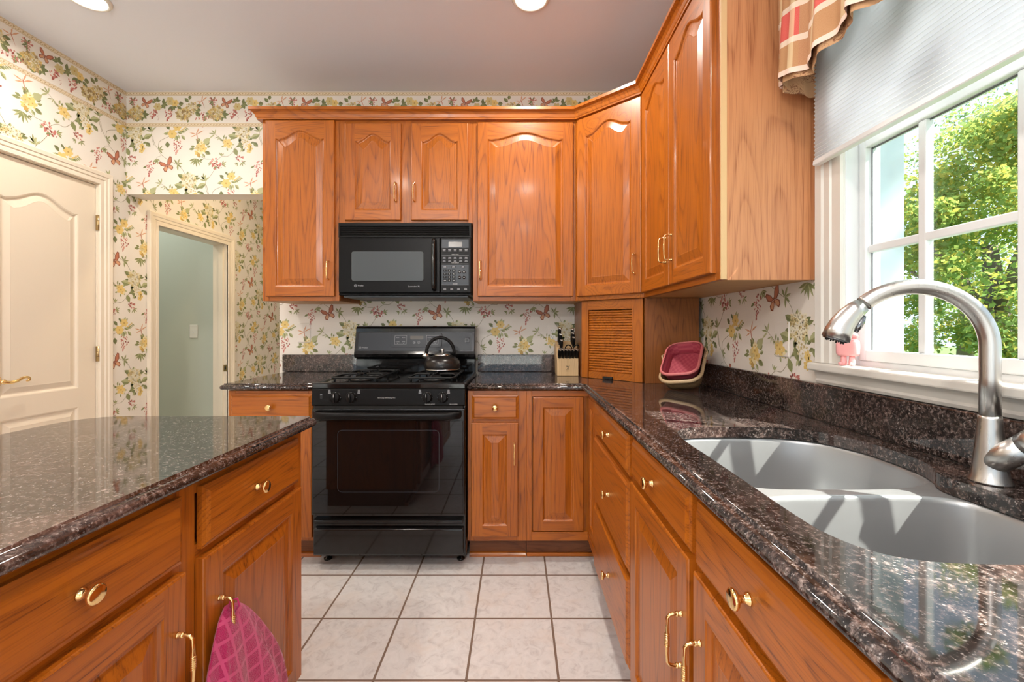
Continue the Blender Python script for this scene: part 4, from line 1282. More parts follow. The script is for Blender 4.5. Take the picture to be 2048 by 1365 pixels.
sp = mb.build('spray_head', fc)
dirv = (Q[-1] - Q[-2]).normalized()
mb = MB(); mb.lathe([(0, 0), (.0218, 0), (.0222, .002), (.018, .0035), (0, .0038)], Q[-1], dirv, 'chrome', 24)
for k in range(10): mb.lathe([(0, 0), (.0018, 0), (.0015, .0065), (0, .0066)], Q[-1] + dirv.orthogonal().normalized() * .015 * math.cos(2 * PI * k / 10) + dirv.cross(dirv.orthogonal().normalized()) * .015 * math.sin(2 * PI * k / 10), dirv, 'dark', 6)
mb.build('nozzle', sp)
mb = MB()
inn = []
for k, d in enumerate((143, 150, 157, 164)):
    t = math.radians(d); inn.append(P0 + (-hv * math.cos(t) + Vector((0, 0, 1)) * math.sin(t)) * (R - .0160 + .0008 * k - (.003 * k if k < 2 else .004)))
mb.tube(inn, [.004, .0065, .0065, .004], 'chrome', 10)
mb.build('spray_button', sp)
hd = Vector((.10, -.72, .62)).normalized()
h0 = Vector((fx, fy, TOP + .034))
mb = MB()
mb.tube([h0, h0 + hd * .03, h0 + hd * .068], [.0220, .0218, .0214], 'nickel', 28)
mb.tube([h0 + hd * .0695, h0 + hd * .085, h0 + hd * .100, h0 + hd * .108], [.0223, .0226, .0200, .010], 'nickel', 28)
lv = [h0 + hd * .095 + Vector((0, 0, .004)), h0 + hd * .112 + Vector((.0, 0, .022)), h0 + hd * .122 + Vector((-.004, -.002, .055)), h0 + hd * .126 + Vector((-.010, -.004, .092)), h0 + hd * .128 + Vector((-.012, -.004, .102))]
mb.tube(catmull([tuple(p) for p in lv], 5, False), [.010] * 8 + [.0095] * 6 + [.010] * 5 + [.006, .003], 'nickel', 16) if False else mb.tube([tuple(p) for p in lv], [.0085, .0085, .008, .009, .004], 'nickel', 16)
mb.build('handle', fc)

# ------------------------------------------------------------------ range
def rrect(a0, a1, b0, b1, r, n=5):
    out = []
    for cx, cy, s in ((a1 - r, b1 - r, 0), (a0 + r, b1 - r, 1), (a0 + r, b0 + r, 2), (a1 - r, b0 + r, 3)):
        for k in range(n + 1):
            t = (s + k / n) * PI / 2
            out.append((cx + r * math.cos(t), cy + r * math.sin(t)))
    return out

RX0, RX1, RF = -1.0105, -.2565, 2.140
RC = (RX0 + RX1) / 2
rg = thing('range', 'black freestanding gas range between the oak base cabinets', 'stove', (RC, 2.44, 0))
FG = frame((RX0, RF), (1, 0), (0, -1))      # local: a 0..w, d outward, z
gw = RX1 - RX0
mb = MB(); mb.box(RX0, RX1, RF + .012, 2.765, .060, .900, 'black'); mb.build('body', rg, .004)
mb = MB()
mb.loops([[(x, y, z) for x, y in ((RX0 + .001, RF - .002), (RX1 - .001, RF - .002), (RX1 - .001, 2.70), (RX0 + .001, 2.70))] for z in (.893, .908)], 'black', True, False)
i0 = [(RX0 + .001, RF - .002), (RX1 - .001, RF - .002), (RX1 - .001, 2.70), (RX0 + .001, 2.70)]
lp = [(i0, .893), (i0, .912), (offset2(i0, -.004), .919), (offset2(i0, -.014), .9195), (offset2(i0, -.026), .911)]
mb = MB(); mb.loops([[(x, y, z) for x, y in p] for p, z in lp], 'black', True, False); mb.poly([(x, y, .911) for x, y in lp[-1][0]], 'black'); mb.poly([(x, y, .893) for x, y in i0], 'black')
mb.build('cooktop', rg, .003)
# control panel
mb = MB(FG)
pr = [(-.012, .806), (.004, .806), (.010, .812), (.004, .884), (-.002, .892), (-.012, .892)]
mb.loops([[(a, d, z) for d, z in pr] for a in (.001, gw - .001)], 'black_matte', True, False, True, True)
cp = mb.build('control_panel', rg, .002)
mb = MB(FG)
for pts in text_polys('Extra-Large Self-Cleaning Oven', .0068): mb.poly([(gw / 2 - .008 + x, .0082, .846 + y) for x, y in pts], 'print_white')
for a, txt in ((.585, 'OVEN ON'), (.700, 'CLEANING')):
    for pts in text_polys('MAXIMUM OUTPUT' if a < .6 else 'PRECISE SIMMER', .0055): mb.poly([(a - .003 + x, .0104, .8155 + y) for x, y in pts], 'print_white')
for a in (.088, .232, .532, .672):
    for k, (x, y, w, h) in enumerate(((-.007, -.008, .014, .003), (-.006, -.003, .012, .003), (-.005, .002, .010, .003), (-.0045, .007, .009, .003))):
        mb.box(a + x, a + x + w, .0055, .0060, .877 + y - .001, .877 + y + h - .001, 'print_grey')
mb.box(.042, .054, .0070, .0080, .842, .864, 'grey_panel'); mb.box(.043, .053, .0080, .0084, .843, .857, 'black'); mb.box(.043, .053, .0080, .0083, .861, .8625, 'print_grey')
mb.build('lettering', cp, recalc=False)
axn = (0, -1, .07)
for a in (.120, .196, .568, .644):
    o = FG(a, .0078, .848)
    mb = MB(); mb.lathe([(.0, 0), (.0275, 0), (.0275, .002), (.0245, .004), (.0225, .017), (.0205, .020), (0, .0205)], o, axn, 'black_matte', 32)
    mb.box(o.x - .0035, o.x + .0035, o.y - .030, o.y - .014, o.z - .0205, o.z + .0205, 'black_matte')
    kb = mb.build('control_knob', rg, .0015)
    mb = MB()
    for t in range(0, 360, 45):
        if t == 270: continue
        q = math.radians(t); mb.box(o.x + .0245 * math.cos(q) - .0013, o.x + .0245 * math.cos(q) + .0013, o.y - .0046, o.y - .0035, o.z + .0245 * math.sin(q) - .0013, o.z + .0245 * math.sin(q) + .0013, 'print_grey')
    mb.build('markings', kb)
    mb = MB(); mb.box(o.x - .001, o.x + .001, o.y - .0306, o.y - .0298, o.z + .004, o.z + .019, 'print_white'); mb.build('pointer', kb)
# oven door
mb = MB(FG); 
mb.box(.003, gw - .003, -.010, .010, .270, .792, 'black')
od = mb.build('oven_door', rg, .004)
mb = MB(FG)
mb.box(.010, gw - .010, .0098, .0130, .274, .735, 'black_glass')
mb.build('door_glass', od, .002)
mb = MB(FG)
r0 = rrect(.130, .628, .385, .690, .022); r1 = offset2(r0, -.0022)
mb.loops([[(a, .0134, z) for a, z in r0], [(a, .0134, z) for a, z in r1]], 'grey_panel', True, False)
mb.build('window_outline', od)
mb = MB()
hp = [(.018, .010), (.024, .030), (.060, .050), (.150, .058), (.377, .062), (.604, .058), (.694, .050), (.730, .030), (.736, .010)]
P = catmull(hp, 5, False)
rings = []
for i, (a, d) in enumerate(P):
    tpr = min(1.0, .55 + min(i, len(P) - 1 - i) * .09)
    rings.append([tuple(FG(a, d + .011 * math.cos(2 * PI * k / 14), .766 + .0175 * tpr * math.sin(2 * PI * k / 14))) for k in range(14)])
mb.loops(rings, 'black_matte', True, True, True, True)
mb.build('handle', od)
mb = MB(FG); mb.box(.012, gw - .012, -.012, .002, .792, .806, 'dark'); mb.build('vent_gap', rg)
# bottom drawer
mb = MB(FG)
pr = [(-.012, .072), (.004, .072), (.008, .080), (.008, .200), (.000, .206), (-.012, .206)]
mb.loops([[(a, d, z) for d, z in pr] for a in (.010, gw - .010)], 'black', True, False, True, True)
dr = mb.build('storage_drawer', rg, .004)
mb = MB(FG)
pr = [(-.012, .228), (.004, .228), (.014, .236), (.014, .246), (.004, .252), (-.012, .252)]
mb.loops([[(a, d, z) for d, z in pr] for a in (.012, gw - .012)], 'black', True, False, True, True)
mb.build('drawer_grip', dr, .002)
for a in (.035, gw - .035, ):
    mb = MB(); o = FG(a, -.10, .0); mb.lathe([(0, .0), (.020, .0), (.020, .008), (.010, .012), (.010, .062), (0, .062)], o, (0, 0, 1), 'black', 16); mb.build('foot', rg)
    mb = MB(); o = FG(a, -.55, .0); mb.lathe([(0, .0), (.020, .0), (.020, .008), (.010, .012), (.010, .062), (0, .062)], o, (0, 0, 1), 'black', 16); mb.build('foot', rg)
# backguard
mb = MB(FG)
bw0, bw1 = .012, gw - .004
yb = lambda d: -(d)
pr = [(-.552, .905), (-.552, 1.000), (-.515, 1.008), (-.510, 1.030), (-.516, 1.046), (-.545, 1.165), (-.547, 1.185), (-.555, 1.197), (-.572, 1.202), (-.610, 1.202), (-.622, 1.190), (-.622, .905)]
mb.loops([[(a, d, z) for d, z in pr] for a in (bw0, bw1)], 'black', True, False, True, True)
bg = mb.build('backguard', rg, .005, 3)
def slant(a, z, lift=.001):         # point on the sloping face
    t = (z - 1.046) / (1.165 - 1.046)
    return FG(a, -.516 - .029 * t + lift, z)
mb = MB(); mb.F = lambda a, l, z: slant(a, z, l)
i = rrect(bw0 + .022, bw1 - .022, 1.050, 1.160, .008, 3)
mb.poly([(a, .0012, z) for a, z in i], 'grey_panel'); mb.build('fascia', bg)
mb = MB(); mb.F = lambda a, l, z: slant(a, z, l)
o0 = rrect(.232, .548, 1.070, 1.158, .014)
mb.loops([[(a, .0014, z) for a, z in o0], [(a, .0055, z) for a, z in offset2(o0, -.002)]], 'black', True, False); mb.poly([(a, .0055, z) for a, z in offset2(o0, -.002)], 'grey_panel')
dp = mb.build('clock_panel', bg)
mb = MB(); mb.F = lambda a, l, z: slant(a, z, l)
mb.poly([(a, .006, z) for a, z in rrect(.352, .432, 1.118, 1.140, .002)], 'lcd')
for x0 in (.258, .452):
    for z in (1.090, 1.142):
        mb.box(x0, x0 + .072, .0056, .006, z - .0006, z + .0006, 'print_grey')
    for a in (x0, x0 + .072): mb.box(a - .0006, a + .0006, .0056, .006, 1.090, 1.142, 'print_grey')
    for j, t in enumerate((('BAKE', 'BROIL', 'CLEAN', 'TIMER') if x0 < .3 else ('CLOCK', 'TIMER', 'COOK', 'DELAY'))):
        for pts in text_polys(t, .0075): mb.poly([(x0 + .018 + .036 * (j % 2) + x, .0062, 1.130 - .026 * (j // 2) + y) for x, y in pts], 'print_grey')
        mb.box(x0 + .016 + .036 * (j % 2), x0 + .020 + .036 * (j % 2), .0057, .0062, 1.120 - .026 * (j // 2), 1.122 - .026 * (j // 2), 'print_grey')
for a in (.378, .406):
    rr = [(a + .008 * math.cos(t * PI / 8), 1.100 + .008 * math.sin(t * PI / 8)) for t in range(16)]
    mb.loops([[(x, .0060, z) for x, z in rr], [(x, .0060, z) for x, z in offset2(rr, -.0012)]], 'print_grey', True, False)
    for s in (1, -1): mb.poly([(a - .003, .0061, 1.100 - .003 * s), (a + .003, .0061, 1.100 - .003 * s), (a, .0061, 1.100 + .004 * s)], 'print_grey'); break
mb.build('lettering', dp, recalc=False)
mb = MB(); mb.F = lambda a, l, z: slant(a, z, l)
o0 = rrect(.686, .716, 1.099, 1.130, .007)
mb.loops([[(a, .0014, z) for a, z in o0], [(a, .006, z) for a, z in offset2(o0, -.001)]], 'black', True, False); mb.poly([(a, .006, z) for a, z in offset2(o0, -.001)], 'black')
rr = [(.701 + .006 * math.cos(t * PI / 8), 1.114 + .006 * math.sin(t * PI / 8)) for t in range(16)]
mb.poly([(x, .0064, z) for x, z in rr], 'mw_screen'); mb.build('lamp_switch', bg)
def roundlogo(mb, a, z, r, P, word, size):
    rr = [(a + r * math.cos(t * PI / 12), z + r * math.sin(t * PI / 12)) for t in range(24)]
    mb.loops([[P(x, y) for x, y in rr], [P(x, y) for x, y in offset2(rr, -r * .16)]], 'print_grey', True, False)
    for pts in text_polys('GE', r * 1.15): mb.poly([P(a + x, z + y) for x, y in pts], 'print_grey')
    for pts in text_polys(word, size, 'LEFT'): mb.poly([P(a + r * 1.7 + x, z + y) for x, y in pts], 'print_grey')
mb = MB(); mb.F = lambda a, l, z: slant(a, z, l)
roundlogo(mb, .048, 1.068, .0075, lambda a, z: (a, .0018, z), 'Profile', .013); mb.build('logo', bg, recalc=False)
mb = MB(FG); mb.box(bw0 + .03, bw1 - .03, -.5512, -.5500, .925, .990, 'black'); mb.build('lower_panel', bg, .003)
# burners and grates
for a0, a1 in ((.062, .300), (.452, .685)):
    for yc in (.19, .405):
        o = Vector((RX0 + (a0 + a1) / 2, RF + yc - .012, .9112))
        mb = MB(); mb.lathe([(0, 0), (.056, 0), (.056, .004), (.040, .008), (.040, .016), (.036, .021), (.010, .023), (0, .0231)], o, (0, 0, 1), 'iron', 28); mb.build('burner', rg)
    mb = MB()
    X0, X1 = RX0 + a0, RX0 + a1; Y0, Y1 = RF + .078, RF + .492
    zt = .944
    xm = (X0 + X1) / 2; ym = (Y0 + Y1) / 2
    def bar(p, q, r=.0048): mb.tube([p, q], r, 'iron', 8)
    R = rrect(X0, X1, Y0, Y1, .018, 4); R.append(R[0])
    mb.tube([(x, y, zt - .010) for x, y in R], .0058, 'iron', 8)
    R2 = rrect(X0 + .012, X1 - .012, Y0 + .012, Y1 - .012, .016, 4); 
    bar((X0, ym, zt - .008), (X1, ym, zt - .008), .0055)
    for y0, y1 in ((Y0, ym), (ym, Y1)):
        yc = (y0 + y1) / 2
        for p, q in (((X0, yc), (xm - .028, yc)), ((X1, yc), (xm + .028, yc)), ((xm, y0), (xm, yc - .028)), ((xm, y1), (xm, yc + .028))):
            mb.tube([(p[0], p[1], zt - .008), (p[0] + (q[0] - p[0]) * .25, p[1] + (q[1] - p[1]) * .25, zt), (q[0], q[1], zt), (q[0], q[1], zt - .006)], .0046, 'iron', 8)
    for x in (X0 + .012, X1 - .012):
        for y in (Y0 + .012, ym, Y1 - .012): mb.tube([(x, y, .9115), (x, y, zt - .010)], .0055, 'iron', 8)
    mb.build('grate', rg)

# ------------------------------------------------------------------ kettle
kx, ky, kz = -.434, 2.515, .9495
kt = thing('kettle', 'dark bronze whistling kettle on the back right burner', 'kettle', (kx, ky, kz))
mb = MB(); mb.lathe([(0, 0), (.094, 0), (.100, .004), (.102, .012), (.1025, .032), (.099, .048), (.089, .062), (.072, .074), (.052, .081), (.050, .084), (0, .0841)], (kx, ky, kz), (0, 0, 1), 'kettle', 48); mb.build('body', kt)
mb = MB(); mb.lathe([(.1005, .0), (.1028, .001), (.1028, .005), (.1008, .006)], (kx, ky, kz), (0, 0, 1), 'silver', 48); mb.build('base_rim', kt)
mb = MB(); mb.lathe([(.052, .0815), (.051, .086), (.040, .093), (.020, .098), (.008, .0985), (0, .0986)], (kx, ky, kz), (0, 0, 1), 'silver', 40); ld = mb.build('lid', kt)
mb = MB(); mb.lathe([(0, .0985), (.0065, .098), (.0065, .108), (.0105, .112), (.0105, .118), (.006, .121), (0, .1212)], (kx, ky, kz), (0, 0, 1), 'silver', 20); mb.build('lid_knob', ld)
mb = MB()
hp = []
for k in range(17):
    t = math.radians(-8 + k * 196 / 16); hp.append((kx - .012 + .080 * math.cos(t), ky + .004 * math.cos(t), kz + .092 + .092 * math.sin(t)))
mb.tube(hp, [.008] + [.0095] * 15 + [.008], 'black_matte', 14); mb.build('handle', kt)
mb = MB(); s0 = Vector((kx - .078, ky - .012, kz + .058)); sdv = Vector((-.62, -.08, .78)).normalized()
mb.lathe([(0, -.02), (.020, -.02), (.0175, .006), (.0165, .016), (0, .0161)], s0, sdv, 'kettle', 24); spt = mb.build('spout', kt)
mb = MB(); mb.lathe([(.0170, .0150), (.0195, .016), (.0190, .036), (.016, .041), (0, .0412)], s0, sdv, 'silver', 24); mb.build('spout_cap', spt)
mb = MB(); mb.tube([s0 + sdv * .034 + Vector((.012, 0, .012)), s0 + sdv * .052 + Vector((.020, 0, .008)), s0 + sdv * .055 + Vector((.035, 0, .0))], [.005, .0055, .004], 'black_matte', 10); mb.build('spout_lever', spt)

# ------------------------------------------------------------------ microwave
MX0, MX1, MF = -.9965, -.2575, 2.420
mw = thing('microwave', 'black over-the-range microwave with a grey window', 'microwave', ((MX0 + MX1) / 2, 2.6, 1.358))
FM = frame((MX0, MF), (1, 0), (0, -1)); mwid = MX1 - MX0
mb = MB(FM); mb.box(0, mwid, -.355, -.018, 1.372, 1.7765, 'black_mw'); mb.build('body', mw, .003)
mb = MB(FM)
mb.box(0, mwid, -.0179, -.010, 1.697, 1.774, 'dark')
mb.box(0, mwid, -.0179, .001, 1.757, 1.774, 'black_matte'); mb.box(0, mwid, -.0179, .001, 1.693, 1.703, 'black_matte'); mb.box(0, .010, -.0179, .001, 1.703, 1.757, 'black_matte'); mb.box(mwid - .012, mwid, -.0179, .001, 1.703, 1.757, 'black_matte')
for k in range(5):
    z = 1.705 + k * .0108
    mb.loops([[(a, d, z + q) for d, q in ((-.014, .006), (-.001, .0), (.0, .0024), (-.012, .009))] for a in (.010, mwid - .012)], 'black_matte', True, False, True, True)
mb.build('vent_grille', mw, .001, 1)
mb = MB(FM); dw = .5655
mb.box(.002, dw, -.0179, .004, 1.384, 1.6905, 'black_mw')
md = mb.build('door', mw, .004)
mb = MB(FM)
o0 = rrect(.072, .477, 1.448, 1.617, .014)
mb.loops([[(a, .0042, z) for a, z in o0], [(a, .0050, z) for a, z in offset2(o0, -.003)]], 'black_glass', True, False); mb.poly([(a, .0050, z) for a, z in offset2(o0, -.003)], 'mw_screen'); mb.build('window', md)
mb = MB(FM)
roundlogo(mb, .097, 1.424, .0075, lambda a, z: (a, .0046, z), 'Profile', .012)
mb.build('logo', md, recalc=False)
mb = MB(FM)
for pts in text_polys('Spacemaker XL', .0105, 'LEFT'): mb.poly([(.388 + x, .0046, 1.420 + y) for x, y in pts], 'print_grey')
mb.build('lettering', md, recalc=False)
mb = MB(); P = [FM(.534, .004, 1.402), FM(.534, .022, 1.412), FM(.534, .030, 1.45), FM(.534, .032, 1.54), FM(.534, .030, 1.63), FM(.534, .022, 1.668), FM(.534, .004, 1.678)]
mb.tube([tuple(p) for p in catmull([tuple(p) for p in P], 4, False)], .0115, 'black', 14); mb.build('handle', md)
mb = MB(FM); mb.box(dw + .003, mwid - .001, -.0179, .003, 1.384, 1.6905, 'black_matte'); pc = mb.build('control_panel', mw, .003)
mb = MB(FM); mb.poly([(a, .0036, z) for a, z in rrect(dw + .010, mwid - .014, 1.634, 1.682, .002, 2)], 'grey_panel'); mb.poly([(a, .0040, z) for a, z in rrect(dw + .048, mwid - .050, 1.640, 1.668, .001, 2)], 'lcd'); mb.build('display', pc)
mb = MB(FM)
c0 = dw + .010; cw = mwid - .014 - c0
mb.box(c0, c0 + cw, .0030, .0034, 1.428, 1.540, 'grey_panel')
for z in (1.590, 1.545, 1.428): mb.box(c0, c0 + cw, .0032, .0038, z - .0006, z + .0006, 'print_grey')
def pad(a, z, w=.019, h=.013, lines=2):
    mb.box(a - w / 2, a + w / 2, .0032, .0046, z - h / 2, z + h / 2, 'black_mw')
    for k in range(lines): mb.box(a - w * .38 + .001 * (k % 2), a + w * .38 - .001 * (k % 2), .0046, .0049, z - h * .30 + h * .5 * k * (2 / lines) * .8, z - h * .30 + h * .5 * k * (2 / lines) * .8 + .0020, 'print_grey')
for k in range(5): pad(c0 + .014 + k * (cw - .028) / 4, 1.620, .021, .016, 3)
for k in range(5):
    for z in (1.578, 1.561): pad(c0 + .014 + k * (cw - .028) / 4, z, .021, .014, 2)
for k, a in enumerate((.018, .066, .118)): pad(c0 + a, 1.528, .022, .012, 2)
for k in range(12):
    a, z = c0 + .018 + .0245 * (k % 3), 1.508 - .0185 * (k // 3)
    mb.box(a - .0095, a + .0095, .0034, .0046, z - .0070, z + .0070, 'black_mw')
    s = '123456789'[k] if k < 9 else ('', '0', '')[k - 9]
    if s:
        for pts in text_polys(s, .0105): mb.poly([(a + x, .0048, z + y) for x, y in pts], 'print_white')
    else: mb.box(a - .006, a + .006, .0046, .0049, z - .002, z + .002, 'print_grey')
for a, z in ((.100, 1.500), (.124, 1.500), (.100, 1.470), (.124, 1.470)):
    mb.lathe([(0, 0), (.0085, 0), (.0085, .0012), (0, .0013)], FM(c0 + a, .0034, z), (0, -1, 0), 'black', 18)
    mb.box(c0 + a - .005, c0 + a + .005, .0047, .0050, z - .0015, z + .0015, 'print_grey')
for k in range(4): pad(c0 + .017 + k * (cw - .034) / 3, 1.405, .022, .016, 3)
for z, t in ((1.597, 'SENSOR COOK'), (1.551, 'AUTO DEFROST'), (1.4335, 'FEATURES')):
    for pts in text_polys(t, .0058): mb.poly([(c0 + cw / 2 + x, .0039, z + y) for x, y in pts], 'print_white')
mb.build('keypad', pc, recalc=False)
mb = MB(FM); mb.box(0, mwid, -.0179, -.004, 1.372, 1.382, 'black_mw'); mb.box(.02, mwid - .02, -.352, -.025, 1.360, 1.3722, 'mw_screen'); mb.build('base_panel', mw, .002)

# ------------------------------------------------------------------ knife block, knives, scissors
bx0, bx1 = .229, .352
kb = thing('knife_block', 'pale wooden knife block beside the appliance garage', 'knife block', ((bx0 + bx1) / 2, 2.57, TOP))
M['block'] = oak('pale_beech_block', 2, (0.74, 0.52, 0.28), (0.66, 0.44, 0.22), (0.52, 0.33, 0.15), 0.45, 0.0)
pr = [(2.511, TOP + .001), (2.511, TOP + .100), (2.545, TOP + .112), (2.575, TOP + .165), (2.632, TOP + .200), (2.700, TOP + .165), (2.660, TOP + .001)]
mb = MB(); mb.loops([[(x, y, z) for y, z in pr] for x in (bx0, bx1)], 'block', True, False, True, True)
bo = mb.build('body', kb, .002)
mb = MB()
xm = (bx0 + bx1) / 2
for a, b in (((xm, TOP + .064), (xm, TOP + .045)), ((xm, TOP + .050), (xm - .007, TOP + .036)), ((xm, TOP + .050), (xm + .007, TOP + .036)), ((xm - .010, TOP + .056), (xm + .010, TOP + .056)), ((xm - .008, TOP + .061), (xm + .008, TOP + .048)), ((xm - .011, TOP + .030), (xm + .011, TOP + .030))):
    mb.tube([(a[0], 2.5108, a[1]), (b[0], 2.5108, b[1])], .0009, 'dark', 6)
mb.lathe([(0, 0), (.0022, 0), (.0022, .0004), (0, .0005)], (xm + .009, 2.511, TOP + .063), (0, -1, 0), 'dark', 10)
mb.build('stamp', bo)
def knife(x, y, z, L, label, grp, d=(0, -.55, .83), tip=.006, cap='silver'):
    d = Vector(d).normalized()
    t = thing('knife', label, 'knife', (x, y, z), grp)
    P = Vector((x, y, z))
    mb = MB(); mb.tube([P - d * .012, P, P + d * .004], [.0045, .0062, .0064], 'silver', 10, True, 1.5); mb.build('bolster', t)
    mb = MB(); mb.tube([P + d * .004, P + d * L * .4, P + d * L * .85, P + d * L], [.0066, .0074, .0072, .0062], 'black_matte', 12, True, 1.55)
    hd_ = mb.build('handle', t)
    mb = MB(); mb.tube([P + d * (L - .001), P + d * (L + tip)], [.0072, .0066], cap, 12, True, 1.55); mb.build('end_cap', t)
    mb = MB()
    for q in (.3, .6): mb.lathe([(0, -.0075), (.0016, -.0075), (.0016, .0075), (0, .0075)], P + d * L * q, (1, 0, 0), 'silver', 8)
    mb.build('rivet', hd_)
ordn = ('first', 'second', 'third', 'fourth', 'fifth', 'last')
for k in range(6):
    knife(bx0 + .013 + k * .0195, 2.522, TOP + .104, .064, f'black handled steak knife, {ordn[k]} from the left in the front row of the block', 'steak knives in the front of the block', (0, -.62, .78))
for k, (x, y, z, L, lb) in enumerate(((bx0 + .020, 2.618, TOP + .190, .092, 'longest black knife at the back left of the block'), (bx0 + .024, 2.596, TOP + .176, .070, 'black knife in front of the longest one on the left of the block'),
                                  (bx0 + .028, 2.572, TOP + .158, .052, 'short black paring knife low on the left of the block'),
                                  (bx1 - .024, 2.620, TOP + .190, .088, 'black knife at the back right of the block'), (bx1 - .022, 2.600, TOP + .178, .076, 'middle black knife on the right side of the block'), (bx1 - .020, 2.580, TOP + .166, .062, 'lowest black knife on the right side of the block'))):
    knife(x, y, z, L, lb, 'large knives in the block', (0.02 if x < .29 else -.02, -.42, .90), .007)
sc = thing('scissors', 'black handled kitchen scissors standing in the knife block', 'scissors', (bx1 - .030, 2.560, TOP + .130))
for s in (-1, 1):
    mb = MB(); cx, cz = bx1 - .030 + s * .024, TOP + .158
    ring = [(cx + .019 * math.cos(2 * PI * k / 20), 2.545, cz + .021 * math.sin(2 * PI * k / 20)) for k in range(21)]
    mb.tube(ring, .0035, 'black_matte', 8); mb.tube([(cx - s * .014, 2.546, cz - .015), (bx1 - .030 - s * .004, 2.552, TOP + .122)], .0045, 'black_matte', 8); mb.build('finger_loop', sc)
mb = MB(); mb.tube([(bx1 - .030, 2.552, TOP + .126), (bx1 - .030, 2.562, TOP + .105)], .0042, 'silver', 8); mb.build('blade', sc)

# ------------------------------------------------------------------ outlets and switch
def plate(name, F, a, z, label, kind, m='paper', w=.072, h=.118, grp=None, ph=(0, 0)):
    t = thing(name, label, kind, F(a, .004, z - h / 2), grp)
    mb = MB(F); o = rrect(a - w / 2, a + w / 2, z - h / 2, z + h / 2, .004, 3)
    e2 = .0062 if m != 'paper' else .0042
    mb.loops([[(x, .0012, y) for x, y in o], [(x, e2 - .0017, y) for x, y in offset2(o, -.0005)], [(x, e2, y) for x, y in offset2(o, -.004)]], m, True, False); mb.poly([(x, e2, y) for x, y in offset2(o, -.004)], m)
    if m == 'paper':
        r = (a - w / 2 + .004, a + w / 2 - .004, z - h / 2 + .004, z + h / 2 - .004)
        for n in range(-10, 10):
            for k in range(-12, 13):
                cx, cy = ph[0] + k * LA[0] + n * LB[0], ph[1] + n * LB[1]
                if abs(cx - a) > .8 or abs(cy - z) > .6: continue
                for col, lay, pts in CELL: put(mb, (cx, cy), pts, col, lay, lambda s_, t_, d_: (s_, d_ + e2, t_), r)
    mb.build('cover_plate', t, recalc=False)
    return t
FW = frame((0, YB), (1, 0), (0, -1))
def sockets(t, F, a, z):
    for dz in (-.0195, .0195):
        mb = MB(F); o = rrect(a - .017, a + .017, z + dz - .0135, z + dz + .0135, .010, 5)
        mb.loops([[(x, .006, y) for x, y in o], [(x, .0072, y) for x, y in offset2(o, -.0005)]], 'plate', True, False); mb.poly([(x, .0072, y) for x, y in offset2(o, -.0005)], 'plate')
        for dx in (-.0065, .0065): mb.box(a + dx - .0012, a + dx + .0012, .0070, .0075, z + dz - .001, z + dz + .0075, 'dark')
        mb.lathe([(0, 0), (.0024, 0), (.0024, .0005), (0, .0005)], F(a, .0071, z + dz - .0065), (0, -1, 0), 'dark', 10)
        mb.build('socket', t)
t = plate('wall_outlet', FW, .226, 1.150, 'papered double outlet on the wall behind the knife block', 'outlet', ph=(-2.05, 2.427)); sockets(t, FW, .226, 1.150)
t = plate('wall_outlet', FW, -1.364, 1.158, 'papered blank cover plate on the wall left of the range', 'cover plate', w=.085, h=.124, ph=(-2.05, 2.427))
FX = frame((XR, 0), (0, -1), (-1, 0))
t = plate('wall_outlet', FX, -1.527, 1.150, 'papered cover plate on the wall between the basket and the sink window', 'cover plate', w=.085, h=.124, ph=(-1.7325, 1.174))
FP = frame((0, 3.85), (1, 0), (0, -1))
t = plate('light_switch', FP, -2.864, 1.158, 'ivory toggle light switch on the sage wall', 'light switch', 'plate')
mb = MB(FP); mb.box(-2.864 - .004, -2.864 + .004, .006, .016, 1.153, 1.166, 'plate'); mb.box(-2.864 - .006, -2.864 + .006, .0060, .0068, 1.146, 1.170, 'white'); mb.build('toggle', t, .001)

# ------------------------------------------------------------------ basket with plum liner
def weave(name, col, col2, sc):
    m, nt, b = new_mat(name)
    uv = N(nt, 'ShaderNodeUVMap')
    ck = N(nt, 'ShaderNodeTexChecker'); ck.inputs['Scale'].default_value = sc
    ck.inputs[1].default_value = (*col, 1); ck.inputs[2].default_value = (*col2, 1)
    nt.links.new(uv.outputs[0], ck.inputs[0])
    nt.links.new(ck.outputs[0], b.inputs['Base Color'])
    b.inputs['Roughness'].default_value = 0.5
    bump(nt, b, ck.outputs[1], 0.5, 0.002)
    return m
M['wicker'] = weave('tan_wicker_weave', (0.42, 0.27, 0.13), (0.30, 0.18, 0.08), 40)
M['rim_tan'] = plain('pale_split_rim', (0.52, 0.36, 0.20), 0.4)
M['plum'] = weave('plum_plaid_liner', (0.36, 0.045, 0.075), (0.43, 0.075, 0.10), 14)
M['plum_rim'] = plain('rose_liner_edge', (0.60, 0.16, 0.16), 0.5)
C0 = Vector((.757, 1.990, 1.005))
bn = Vector((-.40, -.40, .84)).normalized()                       # opening direction
bu = Vector((.86, -.51, .0)).normalized(); bu = (bu - bn * bu.dot(bn)).normalized()
bv = bn.cross(bu).normalized()
if bv.z < 0: bv = -bv
def ringb(rx, ry, dep, r, n=8, warp=0.0):
    out = []
    for a, b in rrect(-rx, rx, -ry, ry, r, n):
        p = C0 + bu * a + bv * b - bn * (dep + warp * (b / ry) ** 2 * -1)
        out.append(tuple(p))
    return out
